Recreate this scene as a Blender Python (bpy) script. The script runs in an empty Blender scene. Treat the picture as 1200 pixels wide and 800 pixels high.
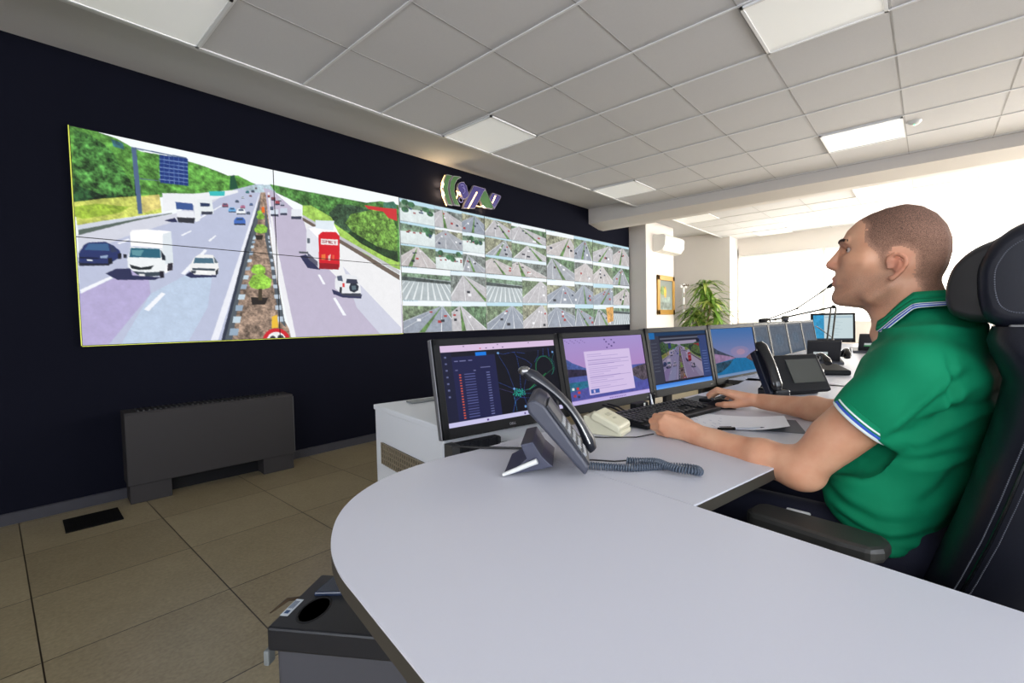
import bpy, bmesh, math, random
import numpy as np
from mathutils import Vector, Matrix
random.seed(5)
SC = bpy.context.scene
COL = SC.collection
PI = math.pi
# ---------------------------------------------------------------- camera
cam_d = bpy.data.cameras.new('camera'); cam = bpy.data.objects.new('camera', cam_d); COL.objects.link(cam)
YAW, PITCH, ROLL = 0.8426, -0.0422, -0.0218
_f = Vector((math.sin(YAW)*math.cos(PITCH), math.cos(YAW)*math.cos(PITCH), math.sin(PITCH)))
_r = Vector((math.cos(YAW), -math.sin(YAW), 0)); _u = _r.cross(_f)
_r2 = _r*math.cos(ROLL)+_u*math.sin(ROLL); _u2 = -_r*math.sin(ROLL)+_u*math.cos(ROLL)
cam.matrix_world = Matrix(((_r2.x,_u2.x,-_f.x,-0.3736),(_r2.y,_u2.y,-_f.y,-3.9803),(_r2.z,_u2.z,-_f.z,1.0897),(0,0,0,1)))
cam_d.sensor_width = 36; cam_d.lens = 36*548.0/1200; cam_d.clip_start = .02
SC.camera = cam
# ---------------------------------------------------------------- exposure, world, lights
SC.view_settings.view_transform = 'Standard'; SC.view_settings.look = 'None'
SC.view_settings.gamma = 1; SC.view_settings.use_curve_mapping = False
SC.view_settings.exposure = 0.05
W = bpy.data.worlds.new('sky'); SC.world = W; W.use_nodes = True
W.node_tree.nodes['Background'].inputs[0].default_value = (.75,.86,1,1)
W.node_tree.nodes['Background'].inputs[1].default_value = 1.0
BLIND_FAR = 2.6      # daylight through the roller blinds of the far wall
BLIND_SIDE = 14.0     # ... of the window band on the near long wall beyond the beam
BLIND_BACK = 3.0     # ... of the windows behind the camera
def area(name, loc, to, size, power, col=(1,1,1)):
    d = bpy.data.lights.new(name,'AREA'); d.shape='RECTANGLE'; d.size, d.size_y = size; d.energy = power; d.color = col
    o = bpy.data.objects.new(name,d); COL.objects.link(o); o.location = loc
    o.rotation_euler = (Vector(to)-Vector(loc)).to_track_quat('-Z','Y').to_euler(); return o
# daylight just inside the window bands
area('daylight_far', (10.0,-4.3,1.65), (0,-4.0,1.2), (5.6,1.5), 115, (1,.97,.93))
area('daylight_side', (8.2,-6.8,1.65), (7.5,0,1.4), (3.6,1.5), 140, (1,.97,.93))
area('daylight_back', (-.3,-6.8,1.7), (0.6,0,0.9), (4.6,1.5), 85, (.90,.94,1))
area('daylight_near', (-3.0,-4.6,1.65), (1.5,-3.6,1.1), (3.0,1.4), 62, (.86,.91,1))
# ---------------------------------------------------------------- helpers
def s2l(c):
    return tuple((x/255/12.92 if x/255 <= .04045 else ((x/255+.055)/1.055)**2.4) for x in c[:3])
MATS = {}
def mat(name, col, rough=.5, metal=0, emit=None, es=0, spec=.5, coat=0, noise=0, nscale=20, bump=0, bscale=200, trans=0, sheen=0):
    if name in MATS: return MATS[name]
    m = bpy.data.materials.new(name); m.use_nodes = True; nt = m.node_tree; b = nt.nodes['Principled BSDF']
    c = s2l(col); b.inputs['Base Color'].default_value = (*c,1); b.inputs['Roughness'].default_value = rough
    b.inputs['Metallic'].default_value = metal; b.inputs['Specular IOR Level'].default_value = spec
    b.inputs['Coat Weight'].default_value = coat; b.inputs['Transmission Weight'].default_value = trans
    b.inputs['Sheen Weight'].default_value = sheen
    tc = nt.nodes.new('ShaderNodeTexCoord')
    if noise:
        n = nt.nodes.new('ShaderNodeTexNoise'); n.inputs['Scale'].default_value = nscale; n.inputs['Detail'].default_value = 4
        nt.links.new(tc.outputs['Object'], n.inputs['Vector'])
        mx = nt.nodes.new('ShaderNodeMix'); mx.data_type='RGBA'
        mx.inputs[6].default_value = (*[x*(1-noise) for x in c],1); mx.inputs[7].default_value = (*[min(1,x*(1+noise)) for x in c],1)
        nt.links.new(n.outputs['Fac'], mx.inputs[0]); nt.links.new(mx.outputs[2], b.inputs['Base Color'])
    if bump:
        n = nt.nodes.new('ShaderNodeTexNoise'); n.inputs['Scale'].default_value = bscale; n.inputs['Detail'].default_value = 3
        nt.links.new(tc.outputs['Object'], n.inputs['Vector'])
        bp = nt.nodes.new('ShaderNodeBump'); bp.inputs['Strength'].default_value = bump; bp.inputs['Distance'].default_value = .002
        nt.links.new(n.outputs['Fac'], bp.inputs['Height']); nt.links.new(bp.outputs[0], b.inputs['Normal'])
    if emit is not None:
        b.inputs['Emission Color'].default_value = (*s2l(emit),1); b.inputs['Emission Strength'].default_value = es
    MATS[name] = m; return m
class MB:
    """collects shapes into one mesh"""
    def __init__(s): s.v=[]; s.f=[]; s.mi=[]; s.sm=[]; s.cur=0
    def add(s, vs, fs, smooth=False):
        o=len(s.v); s.v += [tuple(v) for v in vs]
        for f in fs: s.f.append([i+o for i in f]); s.mi.append(s.cur); s.sm.append(smooth)
        return s
    def box(s, c, d, rot=None, bev=0, seg=2):
        bm = bmesh.new(); bmesh.ops.create_cube(bm, size=1)
        for v in bm.verts: v.co = Vector((v.co.x*d[0], v.co.y*d[1], v.co.z*d[2]))
        if bev: bmesh.ops.bevel(bm, geom=bm.edges[:], offset=bev, segments=seg, profile=.5, affect='EDGES')
        return s.bm(bm, c, rot, smooth=False)
    def bm(s, bm, c=(0,0,0), rot=None, smooth=False):
        M = Matrix.Identity(3)
        if rot is not None:
            from mathutils import Euler
            M = rot if isinstance(rot, Matrix) else Euler(rot).to_matrix()
        vs=[M@v.co+Vector(c) for v in bm.verts]; bm.verts.index_update()
        fs=[[v.index for v in f.verts] for f in bm.faces]; s.add(vs,fs,smooth); bm.free(); return s
    def prism(s, pts, z0, z1, axis='z', taper=None, smooth=False):
        """pts 2D polygon extruded; axis z: (x,y); axis y: (x,z); axis x: (y,z)"""
        n=len(pts)
        def P(p,h): return (p[0],p[1],h) if axis=='z' else ((p[0],h,p[1]) if axis=='y' else (h,p[0],p[1]))
        vs=[P(p,z0) for p in pts]+[P(p,z1) for p in pts]
        fs=[list(range(n))[::-1], list(range(n,2*n))]+[[i,(i+1)%n,n+(i+1)%n,n+i] for i in range(n)]
        return s.add(vs,fs,smooth)
    def loft(s, rings, cap=True, closed=True, smooth=True):
        n=len(rings[0]); vs=[p for r in rings for p in r]; fs=[]
        for a in range(len(rings)-1):
            for i in range(n if closed else n-1):
                j=(i+1)%n; fs.append([a*n+i,a*n+j,(a+1)*n+j,(a+1)*n+i])
        if cap and closed: fs.append(list(range(n))[::-1]); fs.append([ (len(rings)-1)*n+i for i in range(n)])
        return s.add(vs,fs,smooth)
    def tube(s, pts, r, n=10, cap=True, smooth=True, flat=1.0):
        pts=[Vector(p) for p in pts]; rings=[]; up=None
        for i,p in enumerate(pts):
            t=(pts[min(i+1,len(pts)-1)]-pts[max(i-1,0)]).normalized()
            if up is None:
                up = Vector((0,0,1)) if abs(t.z)<.9 else Vector((1,0,0))
            a = t.cross(up).normalized(); b = a.cross(t).normalized(); up=b
            rr = r[i] if isinstance(r,(list,tuple)) else r
            rings.append([p+a*math.cos(2*PI*k/n)*rr+b*math.sin(2*PI*k/n)*rr*flat for k in range(n)])
        return s.loft(rings,cap,True,smooth)
    def cyl(s, c, r, h, axis='z', n=24, r2=None, smooth=True):
        r2 = r if r2 is None else r2; d={'x':Vector((1,0,0)),'y':Vector((0,1,0)),'z':Vector((0,0,1))}[axis]
        c=Vector(c); return s.tube([c-d*h/2,c-d*h/2+d*1e-5,c+d*h/2-d*1e-5,c+d*h/2],[r*.999,r,r2,r2*.999],n,True,smooth)
    def lathe(s, prof, n=24, c=(0,0,0)):
        rings=[[ (c[0]+r*math.cos(2*PI*k/n), c[1]+r*math.sin(2*PI*k/n), c[2]+z) for k in range(n)] for r,z in prof]
        return s.loft(rings,True,True,True)
    def sphere(s, c, r, n=16, sc=(1,1,1)):
        bm=bmesh.new(); bmesh.ops.create_uvsphere(bm,u_segments=n,v_segments=max(6,n//2),radius=r)
        for v in bm.verts: v.co=Vector((v.co.x*sc[0],v.co.y*sc[1],v.co.z*sc[2]))
        return s.bm(bm,c,None,True)
    def build(s, name, m, parent=None, label=None, bevel=0):
        me=bpy.data.meshes.new(name); me.from_pydata([tuple(v) for v in s.v],[],s.f)
        for x in (m if isinstance(m,(list,tuple)) else [m]): me.materials.append(x)
        me.polygons.foreach_set('material_index', s.mi); me.polygons.foreach_set('use_smooth', s.sm)
        me.update(); bm=bmesh.new(); bm.from_mesh(me); bmesh.ops.recalc_face_normals(bm, faces=bm.faces); bm.to_mesh(me); bm.free()
        if any(s.sm): me.set_sharp_from_angle(angle=math.radians(50))
        o=bpy.data.objects.new(name,me); COL.objects.link(o)
        if parent: o.parent=parent
        if label: o['label']=label
        if bevel:
            b=o.modifiers.new('bevel','BEVEL'); b.width=bevel; b.segments=2; b.limit_method='ANGLE'; b.angle_limit=math.radians(40)
        return o
def tag(o, label, cat, group=None, kind=None):
    o['label']=label; o['category']=cat
    if group: o['group']=group
    if kind: o['kind']=kind
    return o
def thing(name, label, cat, loc=(0,0,0), rz=0, group=None):
    o=bpy.data.objects.new(name,None); COL.objects.link(o); o.empty_display_size=.1
    o.location=loc; o.rotation_euler=(0,0,rz); return tag(o,label,cat,group)
def struct(o): o['kind']='structure'; return o
def copy_tree(o, parent=None):
    c=o.copy(); COL.objects.link(c); c.parent=parent
    for ch in list(o.children): copy_tree(ch,c)
    return c
def raw_mesh(name, V, F, m, parent=None, smooth=True):
    me=bpy.data.meshes.new(name); V=np.asarray(V,np.float32); F=np.asarray(F,np.int32); k=F.shape[1]
    me.vertices.add(len(V)); me.vertices.foreach_set('co',V.ravel())
    me.loops.add(F.size); me.loops.foreach_set('vertex_index',F.ravel())
    me.polygons.add(len(F)); me.polygons.foreach_set('loop_start',np.arange(0,F.size,k,dtype=np.int32))
    me.update(calc_edges=True); me.validate()
    me.polygons.foreach_set('use_smooth',np.full(len(me.polygons),smooth)); me.materials.append(m)
    o=bpy.data.objects.new(name,me); COL.objects.link(o)
    if parent: o.parent=parent
    return o
def text_mesh(name, s, size, m, parent, loc, rot, depth=.0004, align='CENTER'):
    cu=bpy.data.curves.new(name,'FONT'); cu.body=s; cu.size=size; cu.extrude=depth; cu.align_x=align; cu.align_y='CENTER'
    tmp=bpy.data.objects.new('tmp',cu); COL.objects.link(tmp)
    dg=bpy.context.evaluated_depsgraph_get(); me=bpy.data.meshes.new_from_object(tmp.evaluated_get(dg))
    bpy.data.objects.remove(tmp); bpy.data.curves.remove(cu); me.name=name; me.materials.clear(); me.materials.append(m)
    o=bpy.data.objects.new(name,me); COL.objects.link(o); o.parent=parent; o.location=loc; o.rotation_euler=rot; return o
# the desks stand turned 10.5 degrees to the room: u runs along the desk, v towards the video wall
O0=Vector((.488,-3.656,0)); E1=Vector((.9832,-.1830,0)); E2=Vector((.1830,.9832,0)); DR=-math.atan2(.183,.9832)
def L(u,v,z=0): return O0+E1*u+E2*v+Vector((0,0,z))
FZ=-.03; CZ=2.715; DZ=.74
# ---------------------------------------------------------------- raster painter for everything shown on a screen
class Canvas:
    def __init__(s,w,h,bg): s.w,s.h=w,h; s.a=np.empty((h,w,3)); s.a[:]=bg; s.rs=np.random.RandomState(3); s._n=None
    def noise(s):
        if s._n is None:
            n=np.zeros((s.h,s.w))
            for k,a in ((2,.25),(6,.35),(17,.40)):
                g=s.rs.rand(s.h//k+2,s.w//k+2); yy=np.arange(s.h)/k; xx=np.arange(s.w)/k
                y0=yy.astype(int); x0=xx.astype(int); fy=(yy-y0)[:,None]; fx=(xx-x0)[None]
                n+=a*(g[y0][:,x0]*(1-fy)*(1-fx)+g[y0+1][:,x0]*fy*(1-fx)+g[y0][:,x0+1]*(1-fy)*fx+g[y0+1][:,x0+1]*fy*fx)
            s._n=(n-n.mean())*3
        return s._n
    def poly(s,pts,col,tex=0,alpha=1):
        """pts in 0..1 canvas units"""
        P=np.array(pts,float); X=P[:,0]*s.w; Y=P[:,1]*s.h
        x0=max(0,int(X.min())); x1=min(s.w,int(X.max())+2); y0=max(0,int(Y.min())); y1=min(s.h,int(Y.max())+2)
        if x1<=x0 or y1<=y0: return
        gx,gy=np.meshgrid(np.arange(x0,x1)+.5,np.arange(y0,y1)+.5); ins=np.zeros(gx.shape,bool); n=len(X)
        for i in range(n):
            xa,ya,xb,yb=X[i],Y[i],X[i-1],Y[i-1]
            if ya==yb: continue
            c=((ya>gy)!=(yb>gy))&(gx<(xb-xa)*(gy-ya)/(yb-ya)+xa); ins^=c
        c=np.array(col,float)[None]*np.ones((ins.sum(),1))
        if tex: c=c*(1+tex*s.noise()[y0:y1,x0:x1][ins][:,None])
        sub=s.a[y0:y1,x0:x1]; sub[ins]=sub[ins]*(1-alpha)+np.clip(c,0,255)*alpha
    def rect(s,x0,y0,x1,y1,col,tex=0,alpha=1): s.poly([(x0,y0),(x1,y0),(x1,y1),(x0,y1)],col,tex,alpha)
    def line(s,pts,w,col,alpha=1):
        for a,b in zip(pts[:-1],pts[1:]):
            dx=(b[0]-a[0])*s.w; dy=(b[1]-a[1])*s.h; l=math.hypot(dx,dy) or 1; nx=-dy/l*w*.5/s.w; ny=dx/l*w*.5/s.h
            s.poly([(a[0]+nx,a[1]+ny),(b[0]+nx,b[1]+ny),(b[0]-nx,b[1]-ny),(a[0]-nx,a[1]-ny)],col,0,alpha)
    def ell(s,cx,cy,rx,ry,col,tex=0,alpha=1): s.poly([(cx+rx*math.cos(t*PI/12),cy+ry*math.sin(t*PI/12)) for t in range(24)],col,tex,alpha)
    def grad(s,x0,y0,x1,y1,c0,c1):
        X0,X1,Y0,Y1=int(x0*s.w),int(x1*s.w),int(y0*s.h),int(y1*s.h); t=np.linspace(0,1,max(1,Y1-Y0))[:,None,None]
        s.a[Y0:Y1,X0:X1]=np.array(c0,float)*(1-t)+np.array(c1,float)*t
    def sample(s,nx,ny,x0=0,x1=1,y0=0,y1=1):
        """box filtered colours on a (ny,nx) lattice"""
        H=s.a
        cs=np.zeros((s.h+1,s.w+1,3)); cs[1:,1:]=H.cumsum(0).cumsum(1)
        hx=(x1-x0)/(nx-1)*s.w*.5; hy=(y1-y0)/(ny-1)*s.h*.5
        xs=np.linspace(x0,x1,nx)*s.w; ys=np.linspace(y0,y1,ny)*s.h
        xa=np.clip(np.floor(xs-hx+.5),0,s.w-1).astype(int); xb=np.clip(np.floor(xs+hx+.5),1,s.w).astype(int); xb=np.maximum(xb,xa+1)
        ya=np.clip(np.floor(ys-hy+.5),0,s.h-1).astype(int); yb=np.clip(np.floor(ys+hy+.5),1,s.h).astype(int); yb=np.maximum(yb,ya+1)
        t=cs[yb][:,xb]-cs[ya][:,xb]-cs[yb][:,xa]+cs[ya][:,xa]
        return t/((yb-ya)[:,None,None]*(xb-xa)[None,:,None])
def screen_mat(name, strength, rough=.35, spec=.5):
    if name in MATS: return MATS[name]
    m=bpy.data.materials.new(name); m.use_nodes=True; nt=m.node_tree; b=nt.nodes['Principled BSDF']
    b.inputs['Base Color'].default_value=(.01,.01,.012,1); b.inputs['Roughness'].default_value=rough; b.inputs['Specular IOR Level'].default_value=spec
    a=nt.nodes.new('ShaderNodeAttribute'); a.attribute_name='picture'; nt.links.new(a.outputs['Color'],b.inputs['Emission Color'])
    b.inputs['Emission Strength'].default_value=strength; MATS[name]=m; return m
def picture(name, rgb, w, h, m, parent, loc=(0,0,0), rot=(0,0,0)):
    """a flat lit screen, w x h metres in local x,z, facing -y; rgb (ny,nx,3) from the top left"""
    ny,nx=rgb.shape[:2]; gx,gz=np.meshgrid(np.linspace(-w/2,w/2,nx),np.linspace(h/2,-h/2,ny))
    V=np.stack([gx,np.zeros_like(gx),gz],-1).reshape(-1,3); i=np.arange(nx*ny).reshape(ny,nx)
    F=np.stack([i[:-1,:-1],i[1:,:-1],i[1:,1:],i[:-1,1:]],-1).reshape(-1,4)
    o=raw_mesh(name,V,F,m,parent,False); c=np.clip(rgb.reshape(-1,3)/255,0,1); lin=np.where(c<=.04045,c/12.92,((c+.055)/1.055)**2.4)
    at=o.data.color_attributes.new('picture','FLOAT_COLOR','POINT'); at.data.foreach_set('color',np.concatenate([lin,np.ones((len(lin),1))],1).astype(np.float32).ravel())
    o.location=loc; o.rotation_euler=rot; return o
# common materials
M_BLACK=mat('black_plastic',(19,20,23),.55,spec=.2); M_BLACKG=mat('glossy_black_plastic',(14,15,18),.2)
M_DGREY=mat('dark_grey_plastic',(58,60,68),.4); M_WHITE=mat('white_plastic',(225,225,222),.4)
M_STEEL=mat('brushed_steel',(170,172,175),.3,metal=1); M_ALU=mat('aluminium_profile',(150,152,156),.35,metal=.9)
M_CREAM=mat('cream_plastic',(214,210,184),.5); M_CABLE=mat('black_cable',(18,18,20),.5)
# ================================================================ ROOM SHELL
XA,XB,YA=-3.2,10.2,-7.0
def floor_mat():
    m=bpy.data.materials.new('stone_floor_tiles'); m.use_nodes=True; nt=m.node_tree; N=nt.nodes; Lk=nt.links; b=N['Principled BSDF']
    geo=N.new('ShaderNodeNewGeometry'); sep=N.new('ShaderNodeSeparateXYZ'); Lk.new(geo.outputs['Position'],sep.inputs[0])
    def math_(op,a,bv=None,c=None):
        n=N.new('ShaderNodeMath'); n.operation=op
        for i,x in enumerate((a,bv,c)):
            if x is None: continue
            if isinstance(x,(int,float)): n.inputs[i].default_value=x
            else: Lk.new(x,n.inputs[i])
        return n.outputs[0]
    tx=math_('DIVIDE',math_('ADD',sep.outputs[0],.300+5.71),.571); ty=math_('DIVIDE',math_('ADD',sep.outputs[1],.02+11.54),.577)
    fx=math_('FRACT',tx); fy=math_('FRACT',ty)
    ex=math_('MINIMUM',fx,math_('SUBTRACT',1,fx)); ey=math_('MINIMUM',fy,math_('SUBTRACT',1,fy)); e=math_('MINIMUM',ex,ey)
    grout=math_('LESS_THAN',e,.0042)
    cell=N.new('ShaderNodeCombineXYZ'); Lk.new(math_('FLOOR',tx),cell.inputs[0]); Lk.new(math_('FLOOR',ty),cell.inputs[1])
    wn=N.new('ShaderNodeTexWhiteNoise'); wn.noise_dimensions='2D'; Lk.new(cell.outputs[0],wn.inputs['Vector'])
    no=N.new('ShaderNodeTexNoise'); no.inputs['Scale'].default_value=70; no.inputs['Detail'].default_value=6; Lk.new(geo.outputs['Position'],no.inputs['Vector'])
    no2=N.new('ShaderNodeTexNoise'); no2.inputs['Scale'].default_value=9; no2.inputs['Detail'].default_value=5; Lk.new(geo.outputs['Position'],no2.inputs['Vector'])
    v=math_('ADD',math_('MULTIPLY',wn.outputs['Value'],.30),math_('ADD',math_('MULTIPLY',no.outputs['Fac'],.9),math_('MULTIPLY',no2.outputs['Fac'],.35)))
    r=N.new('ShaderNodeValToRGB'); r.color_ramp.elements[0].position=.35; r.color_ramp.elements[1].position=1.15 if False else 1.0
    r.color_ramp.elements[0].color=(*s2l((116,104,80)),1); r.color_ramp.elements[1].color=(*s2l((150,138,110)),1); Lk.new(v,r.inputs[0])
    mx=N.new('ShaderNodeMix'); mx.data_type='RGBA'; mx.inputs[7].default_value=(*s2l((42,34,24)),1); Lk.new(grout,mx.inputs[0]); Lk.new(r.outputs[0],mx.inputs[6])
    Lk.new(mx.outputs[2],b.inputs['Base Color']); b.inputs['Roughness'].default_value=.32; b.inputs['Specular IOR Level'].default_value=.4
    return m
struct(MB().box(((XA+XB)/2,(YA+.1)/2,FZ-.05),(XB-XA+.4,-YA+.5,.1)).build('floor',floor_mat()))
M_CEIL=mat('ceiling_tile',(206,204,204),.9,noise=.03,nscale=90,bump=.2,bscale=300); M_TEE=mat('ceiling_grid_white',(224,223,223),.7,spec=.2)
M_PLASTER=mat('white_plaster',(214,208,202),.85,noise=.02,nscale=5); M_GAP=mat('ceiling_joint',(164,162,160),.8)
cl=MB()
cl.box(((XA+XB)/2,(YA-.79)/2,CZ+.05),(XB-XA,-.79-YA,.1))
cl.box(((XA+XB)/2,-.30,CZ+.16),(XB-XA+.4,1.0,.1))                       # plaster strip along the video wall, a little higher
cl.cur=1
for i in range(-8,16):                                                    # main tees, seen as pale ribs with a dark joint
    x=1.12+.6*i
    if XA<x<XB: cl.box((x,(YA-.79)/2,CZ-.003),(.014,-.79-YA,.006))
cl.cur=2
for i in range(-8,16):
    x=1.12+.6*i
    if XA<x<XB: cl.box((x+.0085,(YA-.79)/2,CZ-.001),(.004,-.79-YA,.002))
for j in range(0,11):
    y=-1.41-.6*j
    if y>YA: cl.box(((XA+XB)/2,y,CZ-.001),(XB-XA,.007,.002))
cl.cur=1; cl.box(((XA+XB)/2,-.80,CZ-.002),(XB-XA,.03,.012)); 
co=cl.build('ceiling',[M_CEIL,M_TEE,M_GAP]); struct(co)
M_WALLD=mat('dark_navy_wall',(19,20,30),.9,noise=.05,nscale=3,bump=.15,bscale=120,spec=.04)
struct(MB().box(((XA+7.3)/2,.07,1.4),(7.3-XA,.1,3.1)).build('wall_left',M_WALLD))
struct(MB().box((8.8,.40,1.4),(3.2,.1,3.1)).build('wall_left_recess',M_PLASTER))
struct(MB().prism([(7.3,.35),(7.3,-.30),(8.47,-.30),(8.47,.35)],FZ,CZ+.1).build('wall_pillar',M_PLASTER))
struct(MB().box((10.03,-.30,1.4),(.66,1.32,3.1)).build('wall_corner',M_PLASTER))
mb,bx=wall_with_band('wall_near','x',XA,YA,.1,.95,2.36) if False else (None,None)
struct(MB().prism([(5.98,2.595),(6.28,2.54),(6.42,2.54),(6.42,2.86),(5.98,2.86)],YA,.02,axis='y').build('trim_1',M_PLASTER))
struct(MB().prism([(.02,FZ),(.004,FZ),(.004,FZ+.062),(.012,FZ+.068),(.02,FZ+.068)],XA,7.3,axis='x').build('baseboard_left',mat('grey_skirting',(62,62,68),.6,spec=.2)))
# window bands: masonry below and above, frames, panes, roller blinds
def wall_with_band(name, axis, pos, a0, a1, z0, z1, th=.16):
    mb=MB(); s=1
    def bx(p0,p1,q0,q1):
        if axis=='x': mb.box((pos+th/2,(p0+p1)/2,(q0+q1)/2),(th,p1-p0,q1-q0))
        else: mb.box(((p0+p1)/2,pos-th/2,(q0+q1)/2),(p1-p0,th,q1-q0))
    bx(a0,a1,FZ,z0); bx(a0,a1,z1,CZ+.25); return mb,bx
WHF=mat('white_window_frame',(236,236,232),.4)
M_GLASS=mat('window_glass',(235,245,250),.02,trans=1)
def blind_mat(n,s,c=(255,252,244)):
    return mat(n,(240,238,230),.9,emit=c,es=s)
def windows(axis,pos,edges,z0,z1,bm_,labels,wn0,lower=0):
    for k,(a,b) in enumerate(zip(edges[:-1],edges[1:])):
        c=(a+b)/2; w=abs(b-a)
        r=bpy.data.objects.new('window_%d'%(wn0+k),None); COL.objects.link(r); struct(r)
        r.location=(pos,c,z0) if axis=='x' else (c,pos,z0); r.rotation_euler=(0,0,-PI/2 if axis=='x' else PI)
        h=z1-z0; f=MB()
        for x in (-w/2+.035,w/2-.035): f.box((x,.04,h/2),(.07,.07,h))
        for z in (.035,h-.035,h-.42): f.box((0,.04,z),(w-.13,.06,.07))
        f.build('window_frame',WHF,r); MB().box((0,.05,h/2),(w-.12,.006,h-.1)).build('pane',M_GLASS,r)
        t=thing('roller_blind',labels[k],'blind',r.location,r.rotation_euler[2])
        MB().box((0,-.02,h/2-.02),(w-.09,.002,h-.06)).build('fabric',bm_,t)
        MB().cyl((0,-.015,h-.03),.022,w-.08,'x').build('roller',WHF,t); MB().box((0,-.02,.02),(w-.09,.012,.022)).build('bottom_bar',WHF,t)
mb,bx=wall_with_band('wall_far','x',XB,YA,-.96,.95,2.36)
bx(-.98,-.80,.9,2.5)
struct(mb.build('wall_far',M_PLASTER))
BF=blind_mat('sunlit_blind_far',BLIND_FAR); BS=blind_mat('sunlit_blind_side',BLIND_SIDE); BB=blind_mat('daylit_blind_back',BLIND_BACK,(225,236,255))
windows('x',XB,[-.96,-2.47,-3.97,-5.47,-6.97],.95,2.36,BF,
 ['glowing white roller blind next to the green potted plant','glowing white roller blind directly behind the seated man\'s face','glowing white roller blind hidden behind the seated man\'s head','glowing white roller blind in the far corner behind the headrest'],1)
mb,bx=wall_with_band('wall_right','y',YA,XA,XB,.95,2.36)
bx(3.0,6.2,.95,2.36); bx(XA,-2.8,.95,2.36)
struct(mb.build('wall_right',M_PLASTER))
windows('y',YA,[10.15,8.8,7.5,6.2],.95,2.36,BS,['white roller blind on the right wall, farthest from the beam','white roller blind in the middle of the right wall bay','white roller blind on the right wall just past the ceiling beam'],5)
windows('y',YA,[3.0,1.55,.1,-1.35,-2.8],.95,2.36,BB,['white roller blind behind the desk, beside the wall pier','white roller blind behind the desk, second from the pier','white roller blind behind the desk, third from the pier','white roller blind behind the desk, nearest the end wall'],8)
w_=MB()
for (y0,y1,z0,z1) in ((YA,.1,FZ,.95),(YA,.1,2.36,CZ+.25),(YA,-6.2,.95,2.36),(-3.1,.1,.95,2.36)): w_.box((XA-.08,(y0+y1)/2,(z0+z1)/2),(.16,y1-y0,z1-z0))
struct(w_.build('wall_near',M_PLASTER))
for k,(a_,b_,l_) in enumerate(((-6.2,-4.65,'white roller blind on the near end wall, farther from the dark wall'),(-4.65,-3.1,'white roller blind on the near end wall, closer to the dark wall'))):
    c_=(a_+b_)/2; r_=bpy.data.objects.new('window_%d'%(12+k),None); COL.objects.link(r_); struct(r_); r_.location=(XA,c_,.95); r_.rotation_euler=(0,0,PI/2); f=MB()
    for x in (-.74,.74): f.box((x,.04,.705),(.07,.07,1.41))
    for z in (.035,1.375): f.box((0,.04,z),(1.41,.06,.07))
    f.build('window_frame',WHF,r_); MB().box((0,.05,.705),(1.43,.006,1.31)).build('pane',M_GLASS,r_)
    t=thing('roller_blind',l_,'blind',r_.location,PI/2); MB().box((0,-.02,.685),(1.46,.002,1.35)).build('fabric',BB,t); MB().cyl((0,-.015,1.38),.022,1.47,'x').build('roller',WHF,t)
# ---------------------------------------------------------------- ceiling lights
M_DIFF=mat('frosted_diffuser',(236,236,232),.35,emit=(255,252,246),es=.20); M_FRAME=mat('light_frame',(232,232,232),.4)
def ceil_light(x,y,label):
    t=thing('ceiling_light',label,'ceiling light',(x,y,CZ-.010),0,'square recessed ceiling lights')
    f=MB()
    for sx in (-1,1): f.box((sx*.283,0,0),(.016,.582,.012)); f.box((0,sx*.283,0),(.582,.016,.012))
    f.build('frame',M_FRAME,t); MB().box((0,0,.002),(.552,.552,.006)).build('diffuser',M_DIFF,t)
for x,y,l in ((.22,-1.11,'square ceiling light at the upper left, above the left end of the big screen'),
 (2.62,-1.11,'square ceiling light next to the dark wall above the highway picture'),
 (5.02,-1.11,'square ceiling light near the corner of the beam and the dark wall'),
 (2.62,-3.51,'largest square ceiling light, cut by the top edge of the photo'),
 (5.02,-3.51,'square ceiling light just before the beam, above the seated man'),
 (7.42,-1.11,'square ceiling light beyond the beam above the air conditioner'),
 (7.42,-3.51,'square ceiling light beyond the beam above the man\'s head'),
 (9.8,-1.71,'small distant ceiling light close to the bright window')): ceil_light(x,y,l)
t=thing('smoke_detector','tiny round smoke detector with a green light in a ceiling tile','smoke detector',(4.95,-3.87,CZ),0)
MB().lathe([(.001,-.03),(.025,-.028),(.045,-.012),(.05,0)],20).build('housing',M_WHITE,t)
MB().sphere((-.01,0,-.03),.005,8).build('indicator',mat('green_led',(60,255,150),.3,emit=(80,255,160),es=4),t)
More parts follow.
